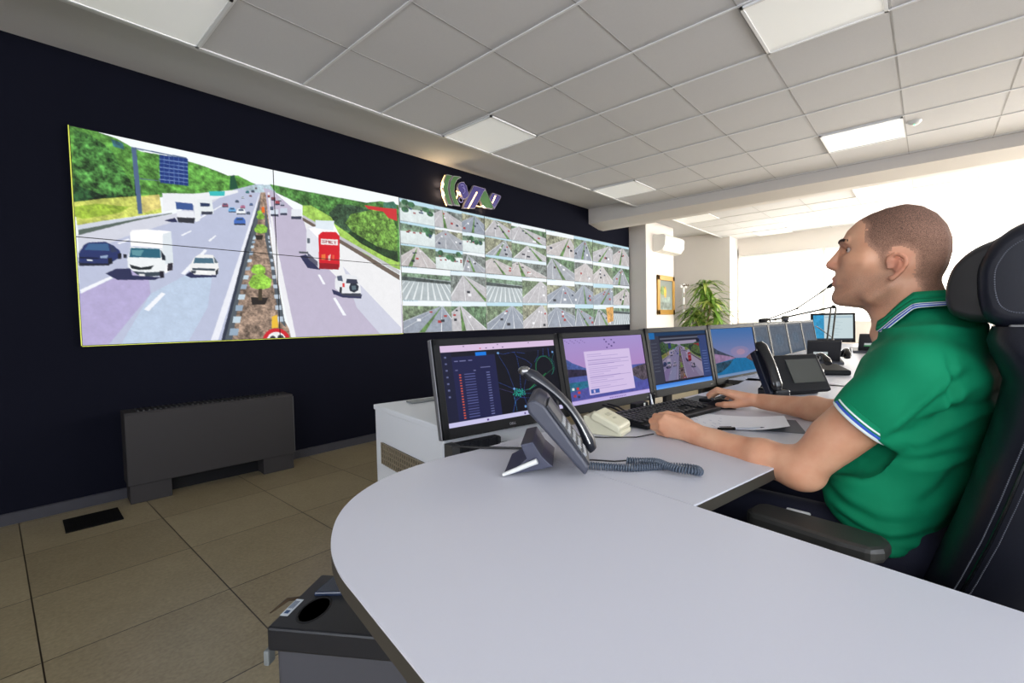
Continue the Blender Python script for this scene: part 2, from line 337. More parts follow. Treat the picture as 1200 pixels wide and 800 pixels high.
# ================================================================ VIDEO WALL (6 x 2 panels, front face in the plane y=0)
PW,PH,ZB=1.2055,.6821,.9967
HW=[["t",[-4,-18,74,6,95,13,127,39,145,50,191,46,261,51,308,63,363,85,392,74,437,102,457,108,400,147,361,183,269,239,194,258,124,297,66,323,-7,361],[92,150,66],0.5],["t",[8,13,37,19,64,49,82,77,97,137,118,203,127,283,103,290,61,304,-1,345],[70,120,58],0.8],["t",[2,246,19,275,55,291,93,286,127,275,126,177,133,280,61,311,-1,345],[38,72,40],0.8],["p",[370,84,382,75,391,149,366,162],[36,84,60],0],["t",[81,19,106,29,109,58,86,53],[60,110,120],0.4],["t",[-1,345,61,308,134,273,183,249,186,341,131,372,58,414,3,449],[196,204,98],0.25],["t",[-1,366,44,338,112,332,126,313,91,368,15,418,-2,408],[150,178,60],0.3],["t",[140,278,183,249,185,318,142,354],[214,200,120],0.2],["p",[3,489,92,416,216,338,323,203,442,106,468,96,457,202,414,485,336,1006,-3,1013],[188,194,218],0],["p",[3,489,92,416,216,338,341,210,267,332,120,463,3,574],[212,214,226],0],["t",[0,760,146,600,150,752,49,1009,-1,1004],[182,172,212],0.04],["t",[150,752,314,558,290,818,233,1007,77,1005],[190,206,228],0.04],["p",[190,240,269,217,342,178,390,156,390,170,268,278,189,337],[238,240,244],0],["p",[3,449,58,414,186,345,218,331,124,397,5,481],[208,214,226],0],["p",[5,470,124,389,211,335,210,339,124,398,5,494],[90,104,96],0],["p",[308,191,353,175,350,202,310,215],[60,190,190],0],["t",[400,147,442,109,495,90,573,104,505,131,441,153],[176,196,206],0.2],["t",[489,88,585,89,697,88,849,85,911,56,999,58,998,506,857,430,745,325,693,249,595,180,505,131],[76,124,62],0.55],["t",[692,200,728,131,790,121,855,128,829,336,766,298,715,293],[58,84,60],0.6],["t",[595,180,625,171,700,225,712,266,800,348,995,477,997,531,827,447,717,354,593,243],[160,200,90],0.2],["t",[756,249,779,184,833,152,901,114,971,177,988,246,985,396,895,393,797,325],[108,150,66],0.6],["t",[776,295,895,384,985,405,987,479,918,444,817,373,765,315],[36,62,34],0.5],["p",[839,106,925,98,988,89,989,176,947,165,924,126,855,128],[206,52,56],0],["t",[926,62,974,38,989,61,988,89,925,95],[70,120,100],0.3],["p",[468,116,494,121,593,254,744,359,993,594,1004,1035,541,1013,497,471],[192,184,206],0],["p",[593,254,666,310,993,594,997,1010,848,834,686,569,614,386],[238,238,240],0],["p",[740,540,992,959,991,1009,905,1028,790,811],[206,208,224],0],["p",[593,254,993,569,992,607,593,275],[110,96,86],0],["p",[594,239,994,537,993,564,593,252],[196,196,200],0],["t",[459,146,474,141,486,452,516,897,554,1035,333,1016,408,486],[150,128,112],0.5],["p",[452,204,462,145,437,403,388,682,352,1017,330,1015,407,487],[84,92,100],0],["p",[471,198,486,473,499,673,516,897,519,939,500,897,479,554,466,417],[84,92,100],0],["p",[432,404,439,402,436,415,428,417],[150,170,190],0],["p",[475,395,481,394,481,403,476,405],[186,200,214],0],["p",[430,414,438,413,435,426,427,427],[196,214,226],0],["p",[475,405,481,404,482,414,476,415],[186,200,214],0],["p",[427,435,436,434,433,448,423,449],[150,170,190],0],["p",[476,425,483,424,483,435,477,437],[186,200,214],0],["p",[422,464,432,462,429,477,419,479],[196,214,226],0],["p",[477,454,484,452,485,465,478,466],[186,200,214],0],["p",[417,498,428,497,425,514,414,516],[150,170,190],0],["p",[478,488,487,487,487,501,479,502],[186,200,214],0],["p",[411,539,423,537,420,556,407,558],[196,214,226],0],["p",[480,528,489,527,490,543,480,544],[186,200,214],0],["p",[404,584,418,582,414,603,400,605],[150,170,190],0],["p",[481,574,492,572,493,590,482,592],[186,200,214],0],["p",[396,633,412,631,408,656,393,657],[196,214,226],0],["p",[483,624,495,623,496,643,484,644],[186,200,214],0],["p",[388,687,405,685,401,712,384,713],[150,170,190],0],["p",[485,679,499,678,500,701,486,702],[186,200,214],0],["p",[379,744,398,743,394,773,375,774],[196,214,226],0],["p",[487,739,503,738,503,764,488,764],[186,200,214],0],["p",[369,805,390,805,386,838,366,838],[150,170,190],0],["p",[489,803,507,802,508,831,490,831],[186,200,214],0],["p",[360,869,383,869,378,906,356,905],[196,214,226],0],["p",[492,871,511,871,512,903,492,903],[186,200,214],0],["p",[349,936,374,938,370,977,345,976],[150,170,190],0],["p",[448,185,456,147,408,486,313,1004,293,1003,392,489],[236,238,246],0],["p",[452,204,406,506,332,1006,322,1005,398,507],[50,56,72],0],["p",[481,139,486,137,503,469,554,1014,536,1012,493,552],[238,238,242],0],["t",[444,268,448,255,457,251,463,258,462,270,453,276,446,275],[140,190,70],0.4],["t",[442,294,448,276,459,271,468,280,466,297,455,305,445,303],[140,190,70],0.4],["t",[433,369,442,339,461,331,476,347,473,375,454,388,437,383],[140,190,70],0.4],["t",[418,601,427,570,448,563,464,583,461,614,440,625,422,618],[140,190,70],0.4],["t",[409,676,424,628,456,618,481,650,476,698,443,714,415,702],[140,190,70],0.4],["p",[414,758,468,759,457,800,417,801],[40,34,30],0],["p",[438,707,450,706,449,776,436,776],[70,60,44],0],["p",[435,400,461,394,457,422,439,426],[50,44,38],0],["p",[460,231,468,228,469,261,459,264],[236,110,40],0],["p",[477,872,494,860,497,938,475,941],[236,190,60],0],["p",[1,742,64,673,68,682,2,760],[244,246,252],0],["p",[133,831,175,744,185,750,143,841],[244,246,252],0],["p",[225,642,289,504,296,510,235,648],[244,246,252],0],["p",[299,460,320,425,323,428,304,465],[244,246,252],0],["p",[82,512,108,487,110,493,86,516],[244,246,252],0],["p",[230,444,256,414,258,418,233,449],[244,246,252],0],["p",[640,603,649,602,668,663,658,664],[244,246,252],0],["p",[695,752,705,747,746,866,732,866],[244,246,252],0],["p",[600,499,607,493,620,543,611,548],[244,246,252],0],["p",[266,359,340,257,342,260,269,364],[244,246,252],0],["p",[124,37,135,35,141,358,131,363],[82,104,140],0],["p",[124,37,254,33,254,40,125,44],[80,100,132],0],["p",[140,184,189,177,189,181,140,189],[90,110,130],0],["p",[187,47,257,38,255,181,186,189],[30,56,124],0],["p",[187,67,257,58,257,63,187,71],[120,146,196],0],["p",[186,88,256,79,256,83,186,91],[120,146,196],0],["p",[186,108,256,99,256,104,186,112],[120,146,196],0],["p",[185,129,255,120,255,124,185,132],[120,146,196],0],["p",[185,149,255,140,255,145,185,153],[120,146,196],0],["p",[184,170,254,161,254,165,184,174],[120,146,196],0],["p",[198,45,199,45,198,188,197,188],[96,122,180],0],["p",[210,44,211,44,209,186,208,187],[96,122,180],0],["p",[221,43,222,42,221,185,219,185],[96,122,180],0],["p",[233,41,234,41,232,184,231,184],[96,122,180],0],["p",[245,40,246,39,244,182,243,183],[96,122,180],0],["p",[54,661,76,636,108,629,111,663,176,667,160,682,78,689],[44,48,84],0],["p",[111,459,116,444,147,434,206,431,208,592,199,632,186,647,183,518,111,519],[248,248,250],0],["p",[112,458,139,437,206,432,186,449,183,518,111,519],[255,255,255],0],["p",[186,449,206,432,208,588,181,604],[222,230,236],0],["p",[111,523,183,519,189,612,184,647,160,665,122,659,103,624,102,586],[238,242,244],0],["p",[111,529,177,522,178,568,106,576],[44,100,122],0],["p",[112,539,140,534,132,565,113,564],[96,150,160],0],["p",[106,610,131,623,161,608,153,629,126,635,110,629],[32,40,44],0],["p",[111,642,141,645,176,639,176,658,145,666,122,659],[60,72,84],0],["p",[126,655,139,655,139,665,126,665],[240,240,240],0],["p",[179,527,189,560,189,579,180,577],[30,38,50],0],["p",[94,562,102,562,101,580,94,580],[40,44,54],0],["p",[173,635,184,634,184,668,174,672],[34,30,44],0],["p",[194,594,206,589,204,627,192,633],[50,46,56],0],["p",[3,574,14,533,24,519,58,510,72,522,87,548,90,576,73,598,64,618,12,627,1,617],[40,52,104],0],["p",[14,556,24,525,63,517,65,551],[62,98,142],0],["p",[66,523,72,525,82,551,68,560],[50,60,90],0],["p",[2,617,64,612,63,622,2,631],[30,32,48],0],["p",[18,598,29,598,29,606,18,606],[220,226,230],0],["p",[46,579,62,572,59,587,46,589],[150,170,200],0],["p",[3,589,42,588,42,594,3,597],[22,28,60],0],["p",[61,588,69,583,70,611,61,617],[24,26,34],0],["p",[82,562,90,558,89,585,82,588],[24,26,34],0],["p",[235,650,251,626,317,632,317,652,250,662],[44,48,84],0],["p",[249,595,261,553,273,534,311,531,324,571,325,612,317,641,259,644,247,626],[240,240,240],0],["p",[262,554,310,548,313,577,258,583],[74,110,130],0],["p",[254,609,316,606,313,618,254,621],[60,72,84],0],["p",[251,625,264,625,261,638,251,637],[48,56,70],0],["p",[273,622,293,622,292,633,273,633],[250,250,250],0],["p",[313,540,324,571,319,576,314,573],[96,110,120],0],["p",[315,618,324,603,322,633,316,643],[40,44,50],0],["p",[216,254,236,231,275,235,283,331,280,357,268,368,266,262,222,268],[236,240,242],0],["p",[220,276,264,271,265,307,222,312],[60,88,148],0],["p",[222,319,265,313,268,347,223,355],[235,238,244],0],["p",[222,354,268,345,265,375,225,379],[50,52,60],0],["p",[191,379,217,358,223,379,209,383],[44,48,84],0],["p",[275,243,315,234,318,309,301,319,279,320],[232,238,240],0],["p",[283,261,309,255,308,274,284,280],[40,56,90],0],["p",[285,306,316,298,314,314,285,324],[60,64,80],0],["p",[342,255,346,244,357,241,360,250,360,260,342,266],[150,90,110],0],["p",[343,263,360,258,360,262,343,267],[50,54,70],0],["p",[347,246,356,244,356,249,346,253],[60,80,110],0],["p",[360,276,364,262,377,258,381,270,381,282,359,288],[110,170,220],0],["p",[360,285,381,279,381,284,360,290],[50,54,70],0],["p",[365,265,376,262,377,269,364,273],[60,80,110],0],["p",[374,334,381,312,402,307,409,325,408,345,374,354],[70,110,190],0],["p",[375,348,408,340,408,349,375,357],[50,54,70],0],["p",[383,317,400,312,402,323,381,329],[60,80,110],0],["p",[383,278,388,261,405,256,410,270,409,286,382,294],[236,240,244],0],["p",[384,289,410,282,409,289,383,296],[50,54,70],0],["p",[390,264,403,260,404,269,388,274],[60,80,110],0],["p",[411,279,414,270,422,268,424,275,424,282,411,286],[90,100,120],0],["p",[412,284,424,281,424,284,411,287],[50,54,70],0],["p",[414,272,421,270,421,274,414,277],[60,80,110],0],["p",[395,248,398,239,407,236,410,244,409,252,395,257],[200,120,150],0],["p",[395,254,409,250,409,254,395,258],[50,54,70],0],["p",[399,241,406,239,407,243,398,246],[60,80,110],0],["p",[380,222,383,215,389,213,391,219,391,225,380,228],[80,90,110],0],["p",[381,227,391,224,391,226,381,229],[50,54,70],0],["p",[383,217,388,215,389,218,382,220],[60,80,110],0],["p",[422,227,425,219,432,217,434,223,434,230,422,234],[100,120,160],0],["p",[422,232,434,228,434,231,422,235],[50,54,70],0],["p",[425,221,431,219,432,223,424,225],[60,80,110],0],["p",[412,159,415,152,422,150,424,156,423,162,412,166],[60,130,130],0],["p",[413,164,424,160,423,163,413,167],[50,54,70],0],["p",[415,154,421,152,421,155,415,158],[60,80,110],0],["p",[429,149,431,142,438,140,440,146,440,152,429,156],[80,90,100],0],["p",[429,154,440,150,440,153,429,157],[50,54,70],0],["p",[432,144,438,142,438,145,431,148],[60,80,110],0],["p",[423,178,424,173,430,171,431,175,431,180,423,183],[140,90,90],0],["p",[423,182,431,179,431,181,423,184],[50,54,70],0],["p",[425,174,429,172,429,175,424,177],[60,80,110],0],["p",[399,195,401,189,406,187,408,192,408,197,399,200],[220,225,230],0],["p",[399,198,408,196,408,198,399,201],[50,54,70],0],["p",[401,190,406,188,406,191,401,193],[60,80,110],0],["p",[441,128,442,123,447,121,448,125,448,129,441,132],[120,100,100],0],["p",[441,131,448,128,448,130,441,133],[50,54,70],0],["p",[443,124,446,122,447,125,442,126],[60,80,110],0],["p",[579,498,608,480,651,551,650,571,604,565],[44,48,84],0],["p",[605,335,612,309,710,277,729,336,719,559,646,565,601,486],[226,228,236],0],["p",[611,317,710,271,730,333,647,373],[250,250,252],0],["p",[639,260,711,247,706,311,639,311],[226,236,244],0],["p",[648,354,663,329,716,319,730,343,726,541,719,562,646,565],[212,24,38],0],["p",[657,375,723,368,722,405,656,411],[238,232,230],0],["p",[657,477,672,470,671,503,656,505],[236,120,60],0],["p",[683,481,693,466,690,505,682,506],[240,200,190],0],["p",[699,472,707,471,706,497,698,499],[230,90,60],0],["p",[646,527,724,525,721,562,647,565],[150,12,26],0],["p",[575,470,608,467,608,480,575,482],[80,84,90],0],["p",[606,382,616,380,615,412,606,414],[90,100,110],0],["p",[604,470,642,520,641,552,607,509],[90,90,110],0],["x","SMET",[660,380,719,398],[150,30,40]],["p",[692,695,736,718,815,722,811,750,735,747,697,725],[44,48,84],0],["p",[705,627,718,596,759,588,796,598,807,635,812,713,730,723,704,686],[232,234,238],0],["p",[753,619,795,619,800,650,749,650],[52,56,76],0],["p",[713,607,733,598,737,638,717,635],[80,90,110],0],["p",[761,677,768,649,789,644,802,664,799,695,782,710,765,701],[36,44,58],0],["p",[772,666,789,661,791,689,774,693],[90,110,120],0],["p",[731,718,810,714,809,736,733,733],[60,64,80],0],["p",[735,650,743,649,743,675,734,675],[220,60,60],0],["p",[724,676,732,676,731,723,721,710],[40,40,48],0],["p",[488,236,511,229,510,268,487,274],[214,222,236],0],["p",[487,265,510,259,510,272,487,278],[60,64,84],0],["p",[517,220,541,213,540,252,516,258],[200,210,226],0],["p",[517,250,540,243,540,256,516,263],[60,64,84],0],["p",[555,215,590,205,588,262,553,271],[230,234,240],0],["p",[554,259,589,249,588,268,553,277],[60,64,84],0],["p",[502,179,517,175,516,199,501,204],[160,70,80],0],["p",[501,198,516,194,516,202,501,207],[60,64,84],0],["p",[519,183,532,179,532,201,518,205],[180,180,200],0],["p",[518,200,532,196,532,203,518,207],[60,64,84],0],["p",[491,163,503,159,502,179,491,182],[120,70,80],0],["p",[491,178,503,174,502,181,491,184],[60,64,84],0],["p",[486,220,498,217,497,236,486,239],[90,100,120],0],["p",[486,235,497,231,497,238,486,241],[60,64,84],0],["p",[480,155,488,152,487,166,479,169],[170,80,70],0],["p",[479,166,487,163,487,167,479,170],[60,64,84],0],["p",[513,162,523,159,522,176,512,179],[200,205,215],0],["p",[512,175,522,172,522,177,512,181],[60,64,84],0],["p",[532,1022,530,1043,525,1061,518,1077,508,1088,497,1095,486,1096,474,1092,464,1083,455,1070,449,1054,445,1035,444,1015,446,996,451,978,458,962,467,951,478,943,489,941,501,944,511,953,520,966,527,982,531,1002],[206,36,48],0],["p",[519,1021,517,1036,514,1049,508,1060,502,1068,494,1073,486,1074,478,1071,471,1065,465,1055,460,1044,458,1030,457,1016,458,1002,462,989,467,978,473,970,481,965,489,964,497,966,504,972,510,981,515,993,518,1007],[238,238,240],0],["p",[486,998,485,1001,484,1004,483,1007,481,1008,479,1009,477,1010,474,1009,472,1008,471,1006,469,1003,468,1000,468,997,469,994,470,991,471,989,473,987,475,986,477,985,479,986,481,987,483,989,485,992,485,995],[60,60,70],0],["p",[510,996,510,999,509,1002,507,1004,505,1006,503,1007,501,1007,499,1007,496,1006,495,1003,493,1001,493,998,492,995,493,991,494,989,495,986,497,984,499,983,501,983,504,983,506,985,508,987,509,990,510,993],[60,60,70],0]]
FONT={'S':'0111110000011100000111110','M':'1000111011101011000110001','E':'1111110000111101000011111','T':'1111100100001000010000100'}
def paint_highway():
    c=Canvas(1160,660,(246,252,255))
    for p in HW:
        if p[0]=='x':
            q=[v/1000 for v in p[2]]; n=len(p[1])
            for i,ch in enumerate(p[1]):
                for k,bit in enumerate(FONT[ch]):
                    if bit=='1':
                        cx=q[0]+(q[2]-q[0])*(i+(k%5+.2)/6)/n; cy=q[1]+(q[3]-q[1])*(k//5)/5
                        c.rect(cx,cy,cx+(q[2]-q[0])/n/5.4,cy+(q[3]-q[1])/4.6,p[3])
        else:
            P=[(p[1][i]/1000,p[1][i+1]/1000) for i in range(0,len(p[1]),2)]; c.poly(P,p[2],p[3] if p[0]=='t' else .015)
    return c
def road_tile(big,X0,Y0,X1,Y1,seed,kind=0):
    R=random.Random(seed); px0,py0,px1,py1=[int(round(q)) for q in (X0*big.w,Y0*big.h,X1*big.w,Y1*big.h)]
    c=Canvas(px1-px0,py1-py0,(120,124,122)); c.rs=np.random.RandomState(seed); x0=y0=0.; w=h=x1=y1=1.
    def P(pts): return list(pts)
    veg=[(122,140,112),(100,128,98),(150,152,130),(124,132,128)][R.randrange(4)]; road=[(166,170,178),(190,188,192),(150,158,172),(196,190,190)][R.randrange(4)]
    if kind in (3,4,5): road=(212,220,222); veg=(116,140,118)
    c.rect(x0,y0,x1,y1,veg,.5)
    hz=R.uniform(.08,.22)
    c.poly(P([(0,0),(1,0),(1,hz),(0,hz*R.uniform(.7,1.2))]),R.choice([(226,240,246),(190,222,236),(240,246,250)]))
    if kind==3:   # parking area with trees
        c.poly(P([(0,.45),(1,.35),(1,1),(0,1)]),(222,232,232),.06)
        for k in range(6):
            a=R.random(); b=R.uniform(.15,.5); c.ell(x0+w*a,y0+h*b,w*.1,h*.12,(60,100,70),.5) if 0.1<a<.9 else None
        for k in range(8):
            a=R.uniform(.05,.9); b=R.uniform(.35,.55); c.rect(x0+w*a,y0+h*b,x0+w*(a+.07),y0+h*(b+.06),R.choice([(70,80,100),(240,240,240),(150,60,60),(50,70,110)]))
    elif kind==4: # toll plaza: many lanes fanning out under a canopy
        c.poly(P([(0,.3),(1,.35),(1,1),(0,1)]),(176,186,190),.06)
        c.poly(P([(0,.30),(1,.38),(1,.47),(0,.42)]),(70,80,80),.3)
        for k in range(11):
            a=k/10; c.poly(P([(a*.9+.05,.45),(a*.9+.065,.45),(a*1.5-.22,1),(a*1.5-.26,1)]),(228,234,236))
    else:
        vx=R.uniform(.12,.88); a=R.uniform(-.9,.05); b=R.uniform(.95,1.9); m=(a+b)/2+R.uniform(-.2,.2)
        c.poly(P([(vx-.03,hz),(vx+.03,hz),(b,1),(b-.02,1),(a,1)]),road,.09)
        if kind!=2: c.poly(P([(vx-.004,hz),(vx+.004,hz),(m+.07,1),(m-.05,1)]),(96,132,76),.4)
        for f in (.25,.75) if kind!=2 else (.2,.4,.6,.8):
            t=a+(b-a)*f; c.poly(P([(vx,hz),(vx+.003,hz),(t+.012,1),(t-.006,1)]),(238,240,242))
        for f in (.01,.99): t=a+(b-a)*f; c.poly(P([(vx,hz),(vx+.003,hz),(t+.02,1),(t-.012,1)]),(236,238,240))
        for k in range(5):
            f=R.uniform(.15,.9); s=R.uniform(.15,.9); cx=vx+((a+(b-a)*f)-vx)*s; cy=hz+(1-hz)*s; q=.02+.035*s
            if .04<cx<.94 and cy<.9: c.rect(x0+w*(cx-q),y0+h*(cy-q),x0+w*(cx+q),y0+h*(cy+q),R.choice([(60,70,90),(240,240,244),(170,60,60),(40,44,54)]))
    if kind==6:
        c.poly(P([(.62,.15),(1,.1),(1,.8),(.7,.9)]),(214,160,84),.3)
    c.rect(x0,y0,x0+w*.3,y0+h*.045,(210,230,240)); 
    for k in range(4): c.rect(x0+w*(.03+.05*k),y0+h*.012,x0+w*(.06+.05*k),y0+h*.03,(120,140,150))
    c.line([(x0,y0),(x1,y0)],1.6,(120,130,134)); c.line([(x0,y0),(x0,y1)],1.6,(120,130,134))
    big.a[py0:py1,px0:px1]=c.a
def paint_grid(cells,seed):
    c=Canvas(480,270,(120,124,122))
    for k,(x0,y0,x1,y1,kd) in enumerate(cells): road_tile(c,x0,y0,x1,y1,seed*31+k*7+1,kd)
    return c
def grid(xs,ys,kinds): 
    r=[]
    for j in range(len(ys)-1):
        for i in range(len(xs)-1): r.append((xs[i],ys[j],xs[i+1],ys[j+1],kinds[(j*(len(xs)-1)+i)%len(kinds)]))
    return r
third=[0,1/3,2/3,1]
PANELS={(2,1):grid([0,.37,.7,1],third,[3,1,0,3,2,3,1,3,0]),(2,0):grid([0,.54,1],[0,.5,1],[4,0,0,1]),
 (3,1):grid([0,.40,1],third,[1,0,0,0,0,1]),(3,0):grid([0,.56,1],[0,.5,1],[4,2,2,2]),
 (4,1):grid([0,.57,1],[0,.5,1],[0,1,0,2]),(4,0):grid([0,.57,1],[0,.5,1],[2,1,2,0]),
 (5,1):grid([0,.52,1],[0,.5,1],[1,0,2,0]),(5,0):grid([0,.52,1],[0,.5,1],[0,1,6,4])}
M_VID=screen_mat('video_panel_picture',.98,.5,.08)
vw=thing('video_wall','wall of large seamless screens showing motorway traffic on the dark wall','video wall',(.022,0,ZB))
hwc=paint_highway(); CCTV=hwc
ROWN={1:'upper',0:'lower'}
for i in range(6):
    for j in range(2):
        h=MB(); cx=(i+.5)*PW; cz=(j+.5)*PH; h.box((0,.011,0),(PW-.001,.018,PH-.001))
        for sx in (-1,1): h.box((sx*(PW/2-.0014),-.0005,0),(.0028,.006,PH-.001)); h.box((0,-.0005,sx*(PH/2-.0014)),(PW-.001,.006,.0028))
        q=h.build('display_panel',M_BLACKG,vw); q.location=(cx,0,cz)
        if i<2:
            rgb=hwc.sample(260,150,i/2,(i+1)/2,(1-j)/2,(2-j)/2); q['label']='panel with part of the big motorway picture'
        else:
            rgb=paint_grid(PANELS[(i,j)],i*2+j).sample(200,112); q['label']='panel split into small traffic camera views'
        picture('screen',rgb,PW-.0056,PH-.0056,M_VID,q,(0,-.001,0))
# pale yellow edge light along the outside of the picture
e=MB(); ed=mat('yellow_edge_strip',(214,220,90),.4,emit=(200,214,60),es=.35)
e.box((-.003,-.004,PH),(.005,.006,2*PH)); e.box((PW*1,-.004,-.003),(2*PW,.006,.004)); e.build('edge_strip',ed,vw)
# ================================================================ BACKLIT LOGO above the screens
LG={"G1": [[3.024, 2.702], [2.985, 2.633], [2.966, 2.55], [2.984, 2.466], [3.034, 2.378], [3.098, 2.38], [3.053, 2.47], [3.035, 2.555], [3.054, 2.64], [3.11, 2.706]], "G2": [[3.115, 2.705], [3.069, 2.635], [3.053, 2.559], [3.074, 2.474], [3.12, 2.387], [3.203, 2.389], [3.15, 2.472], [3.122, 2.54], [3.133, 2.616], [3.174, 2.677], [3.231, 2.711], [3.214, 2.718]], "TR": [[3.184, 2.634], [3.218, 2.657], [3.263, 2.666], [3.279, 2.645], [3.301, 2.631], [3.314, 2.585], [3.331, 2.551], [3.32, 2.511], [3.268, 2.476], [3.239, 2.48], [3.208, 2.532], [3.165, 2.581], [3.172, 2.615]], "B1": [[3.416, 2.66], [3.613, 2.66], [3.567, 2.608], [3.509, 2.52], [3.424, 2.398], [3.241, 2.372], [3.272, 2.436]], "GV": [[3.562, 2.615], [3.615, 2.65], [3.658, 2.59], [3.696, 2.526], [3.739, 2.463], [3.719, 2.44], [3.617, 2.438], [3.55, 2.466], [3.516, 2.521]], "B2": [[3.725, 2.636], [3.862, 2.627], [3.875, 2.612], [3.751, 2.445], [3.71, 2.493], [3.672, 2.566]], "W1": [[3.454, 2.593], [3.47, 2.591], [3.327, 2.385], [3.308, 2.383]], "W2": [[3.761, 2.609], [3.779, 2.607], [3.719, 2.508], [3.709, 2.515]]}
lg=thing('wall_logo','backlit green and purple emblem glowing warm above the screens','wall sign',(3.0,0,2.36))
M_LG=mat('logo_green',(72,118,62),.4); M_LP=mat('logo_purple',(66,56,130),.4); M_LE=mat('logo_silver_rim',(190,180,190),.35,metal=.6)
M_WARM=mat('warm_strip_light',(255,220,150),.5,emit=(255,205,130),es=5)
def letter(key,name,m,y0,y1,shrink=.006):
    P=[(x-3.0,z-2.36) for x,z in LG[key]]
    MB().prism(P,y1,y0,axis='y').build(name,M_LE if key[0]!='W' else M_WARM,lg)
    if key[0]!='W':
        n=len(P); A=sum(P[i][0]*P[(i+1)%n][1]-P[(i+1)%n][0]*P[i][1] for i in range(n)); s=1 if A>0 else -1; Q=[]
        for i in range(n):
            a,b,c=Vector(P[i-1]),Vector(P[i]),Vector(P[(i+1)%n]); n1=(b-a).normalized(); n2=(c-b).normalized()
            nn=(Vector((-n1.y,n1.x))+Vector((-n2.y,n2.x))); nn=nn.normalized()*s; k=1/max(.5,nn.dot(Vector((-n1.y,n1.x))*s)); Q.append(b+nn*shrink*k)
        MB().prism([tuple(q) for q in Q],y0-.003,y0,axis='y').build(name+'_face',m,lg)
for k,nm,m,y0,y1 in (('G1','outer_arc',M_LG,-.055,-.03),('G2','inner_arc',M_LG,-.06,-.03),('TR','lorry_shape',M_LP,-.07,-.04),('B1','slanted_bars',M_LP,-.065,-.035),('GV','green_stroke',M_LG,-.058,-.03),('B2','short_bars',M_LP,-.065,-.035)): letter(k,nm,m,y0,y1)
letter('W1','light_slot',None,-.0705,-.064); letter('W2','light_slot',None,-.0705,-.064)
b=MB()
b.tube([(x-3.0+.012,-.012,z-2.36) for x,z in LG['G1'][:5]],.006,6); b.tube([(.19,-.015,.12),(.215,-.015,.17),(.2,-.015,.21)],.006,6)
b.tube([(.36,-.015,.09),(.5,-.015,.09),(.7,-.015,.1)],.004,6)
b.build('backlight_strip',M_WARM,lg)
t=MB(); t.tube([(.215+.03*math.cos(a*PI/6),-.062,.10+.028*math.sin(a*PI/6)) for a in range(13)],.004,6); t.tube([(.205,-.074,.26),(.25,-.074,.27),(.27,-.074,.2),(.24,-.074,.17)],.003,6); t.tube([(.235,-.074,.24),(.275,-.074,.225)],.003,6)
t.build('lorry_outline',mat('lilac_line',(170,160,220),.4),lg)
def plight(name,loc,p,col,r=.05):
    d=bpy.data.lights.new(name,'POINT'); d.energy=p; d.color=col; d.shadow_soft_size=r; o=bpy.data.objects.new(name,d); COL.objects.link(o); o.location=loc; return o
for x,z,p in ((2.955,2.60,1.3),(2.955,2.48,1.3),(3.2,2.52,.5),(3.6,2.42,.5)): plight('logo_glow',(x,-.022,z),p,(1,.72,.38),.01)
# ================================================================ AGAINST THE DARK WALL
M_FC=mat('anthracite_metal',(52,50,51),.6,spec=.2)
fc=thing('fan_coil_unit','long dark grey fan coil heater standing on two feet against the wall','fan coil unit',(.70,-.10,FZ),-.06)
f=MB(); w2=.515; 
f.prism([(-.115,.12),(-.115,.575),(-.105,.59),(.09,.59),(.09,.12)],-w2,w2,axis='x').build('casing',M_FC,fc,bevel=.004)
g=MB(); 
for k in range(30): g.box((-.44+k*.030,-.01,.592),(.012,.13,.008))
g.build('top_grille',mat('dark_grille',(40,40,42),.5),fc)
for sx in (-1,1): MB().box((sx*(w2-.12),-.01,.06),(.22,.19,.12),bev=.003).build('foot',M_FC,fc,'paler grey foot')
MB().box((0,.06,.06),(.62,.05,.12)).build('rear_plinth',M_BLACK,fc)
f=MB(); f.cur=0; f.box((w2+.001,-.012,.35),(.004,.2,.44)); f.build('side_panel',mat('side_panel_grey',(84,84,88),.45),fc)
fv=thing('floor_grille','black rectangular grille set in the floor tiles beside the fan coil heater','floor grille',(-.005,-.30,FZ),-.03)
MB().box((0,0,.004),(.25,.25,.008)).build('frame',mat('matt_black',(12,12,13),.9,spec=.1),fv)
g=MB()
for k in range(12): g.box((-.105+k*.019,0,.008),(.011,.22,.003))
g.build('slats',mat('matt_black',(12,12,13),.9,spec=.1),fv)
# ---------------------------------------------------------------- white cabinet behind the desk
M_CAB=mat('white_laminate',(222,225,230),.45); 
cb=thing('storage_cabinet','white cabinet with vent grille behind the leftmost monitor','cabinet',L(-.02,1.21,FZ),DR)
MB().box((.26,0,.375),(.52,.60,.75),bev=.004).build('body',M_CAB,cb)
MB().box((.26,0,.76),(.53,.61,.022),bev=.004).build('cabinet_top',M_CAB,cb)
g=MB(); z0,z1=.535,.60
MB().box((-.003,-.0,.573),(.006,.44,.088)).build('vent_backing',mat('vent_brown',(70,62,52),.7),cb)  # brown plate behind the vent bars
for k in range(23): g.box((-.008,-.22+k*.02,.573),(.004,.006,.092))
for k in range(5): g.box((-.008,0,.531+k*.021),(.004,.445,.005))
g.build('vent_grille',mat('vent_beige_metal',(150,138,116),.4,metal=.3),cb)
hx=thing('marker_box','cream oblong pen case lying on the white cabinet','pen case',L(.10,1.10,FZ+.772),DR+.15)
MB().box((.09,0,.011),(.2,.045,.022),bev=.009,seg=3).build('case',mat('cream_case',(222,222,190),.5),hx)
cg=thing('paper_tray','flat grey metal strip lying at the back of the white cabinet','strip',L(.28,1.42,FZ+.772),DR)
MB().box((0,0,.004),(.36,.06,.008),bev=.002).build('strip',mat('grey_strip',(120,124,124),.5),cg)
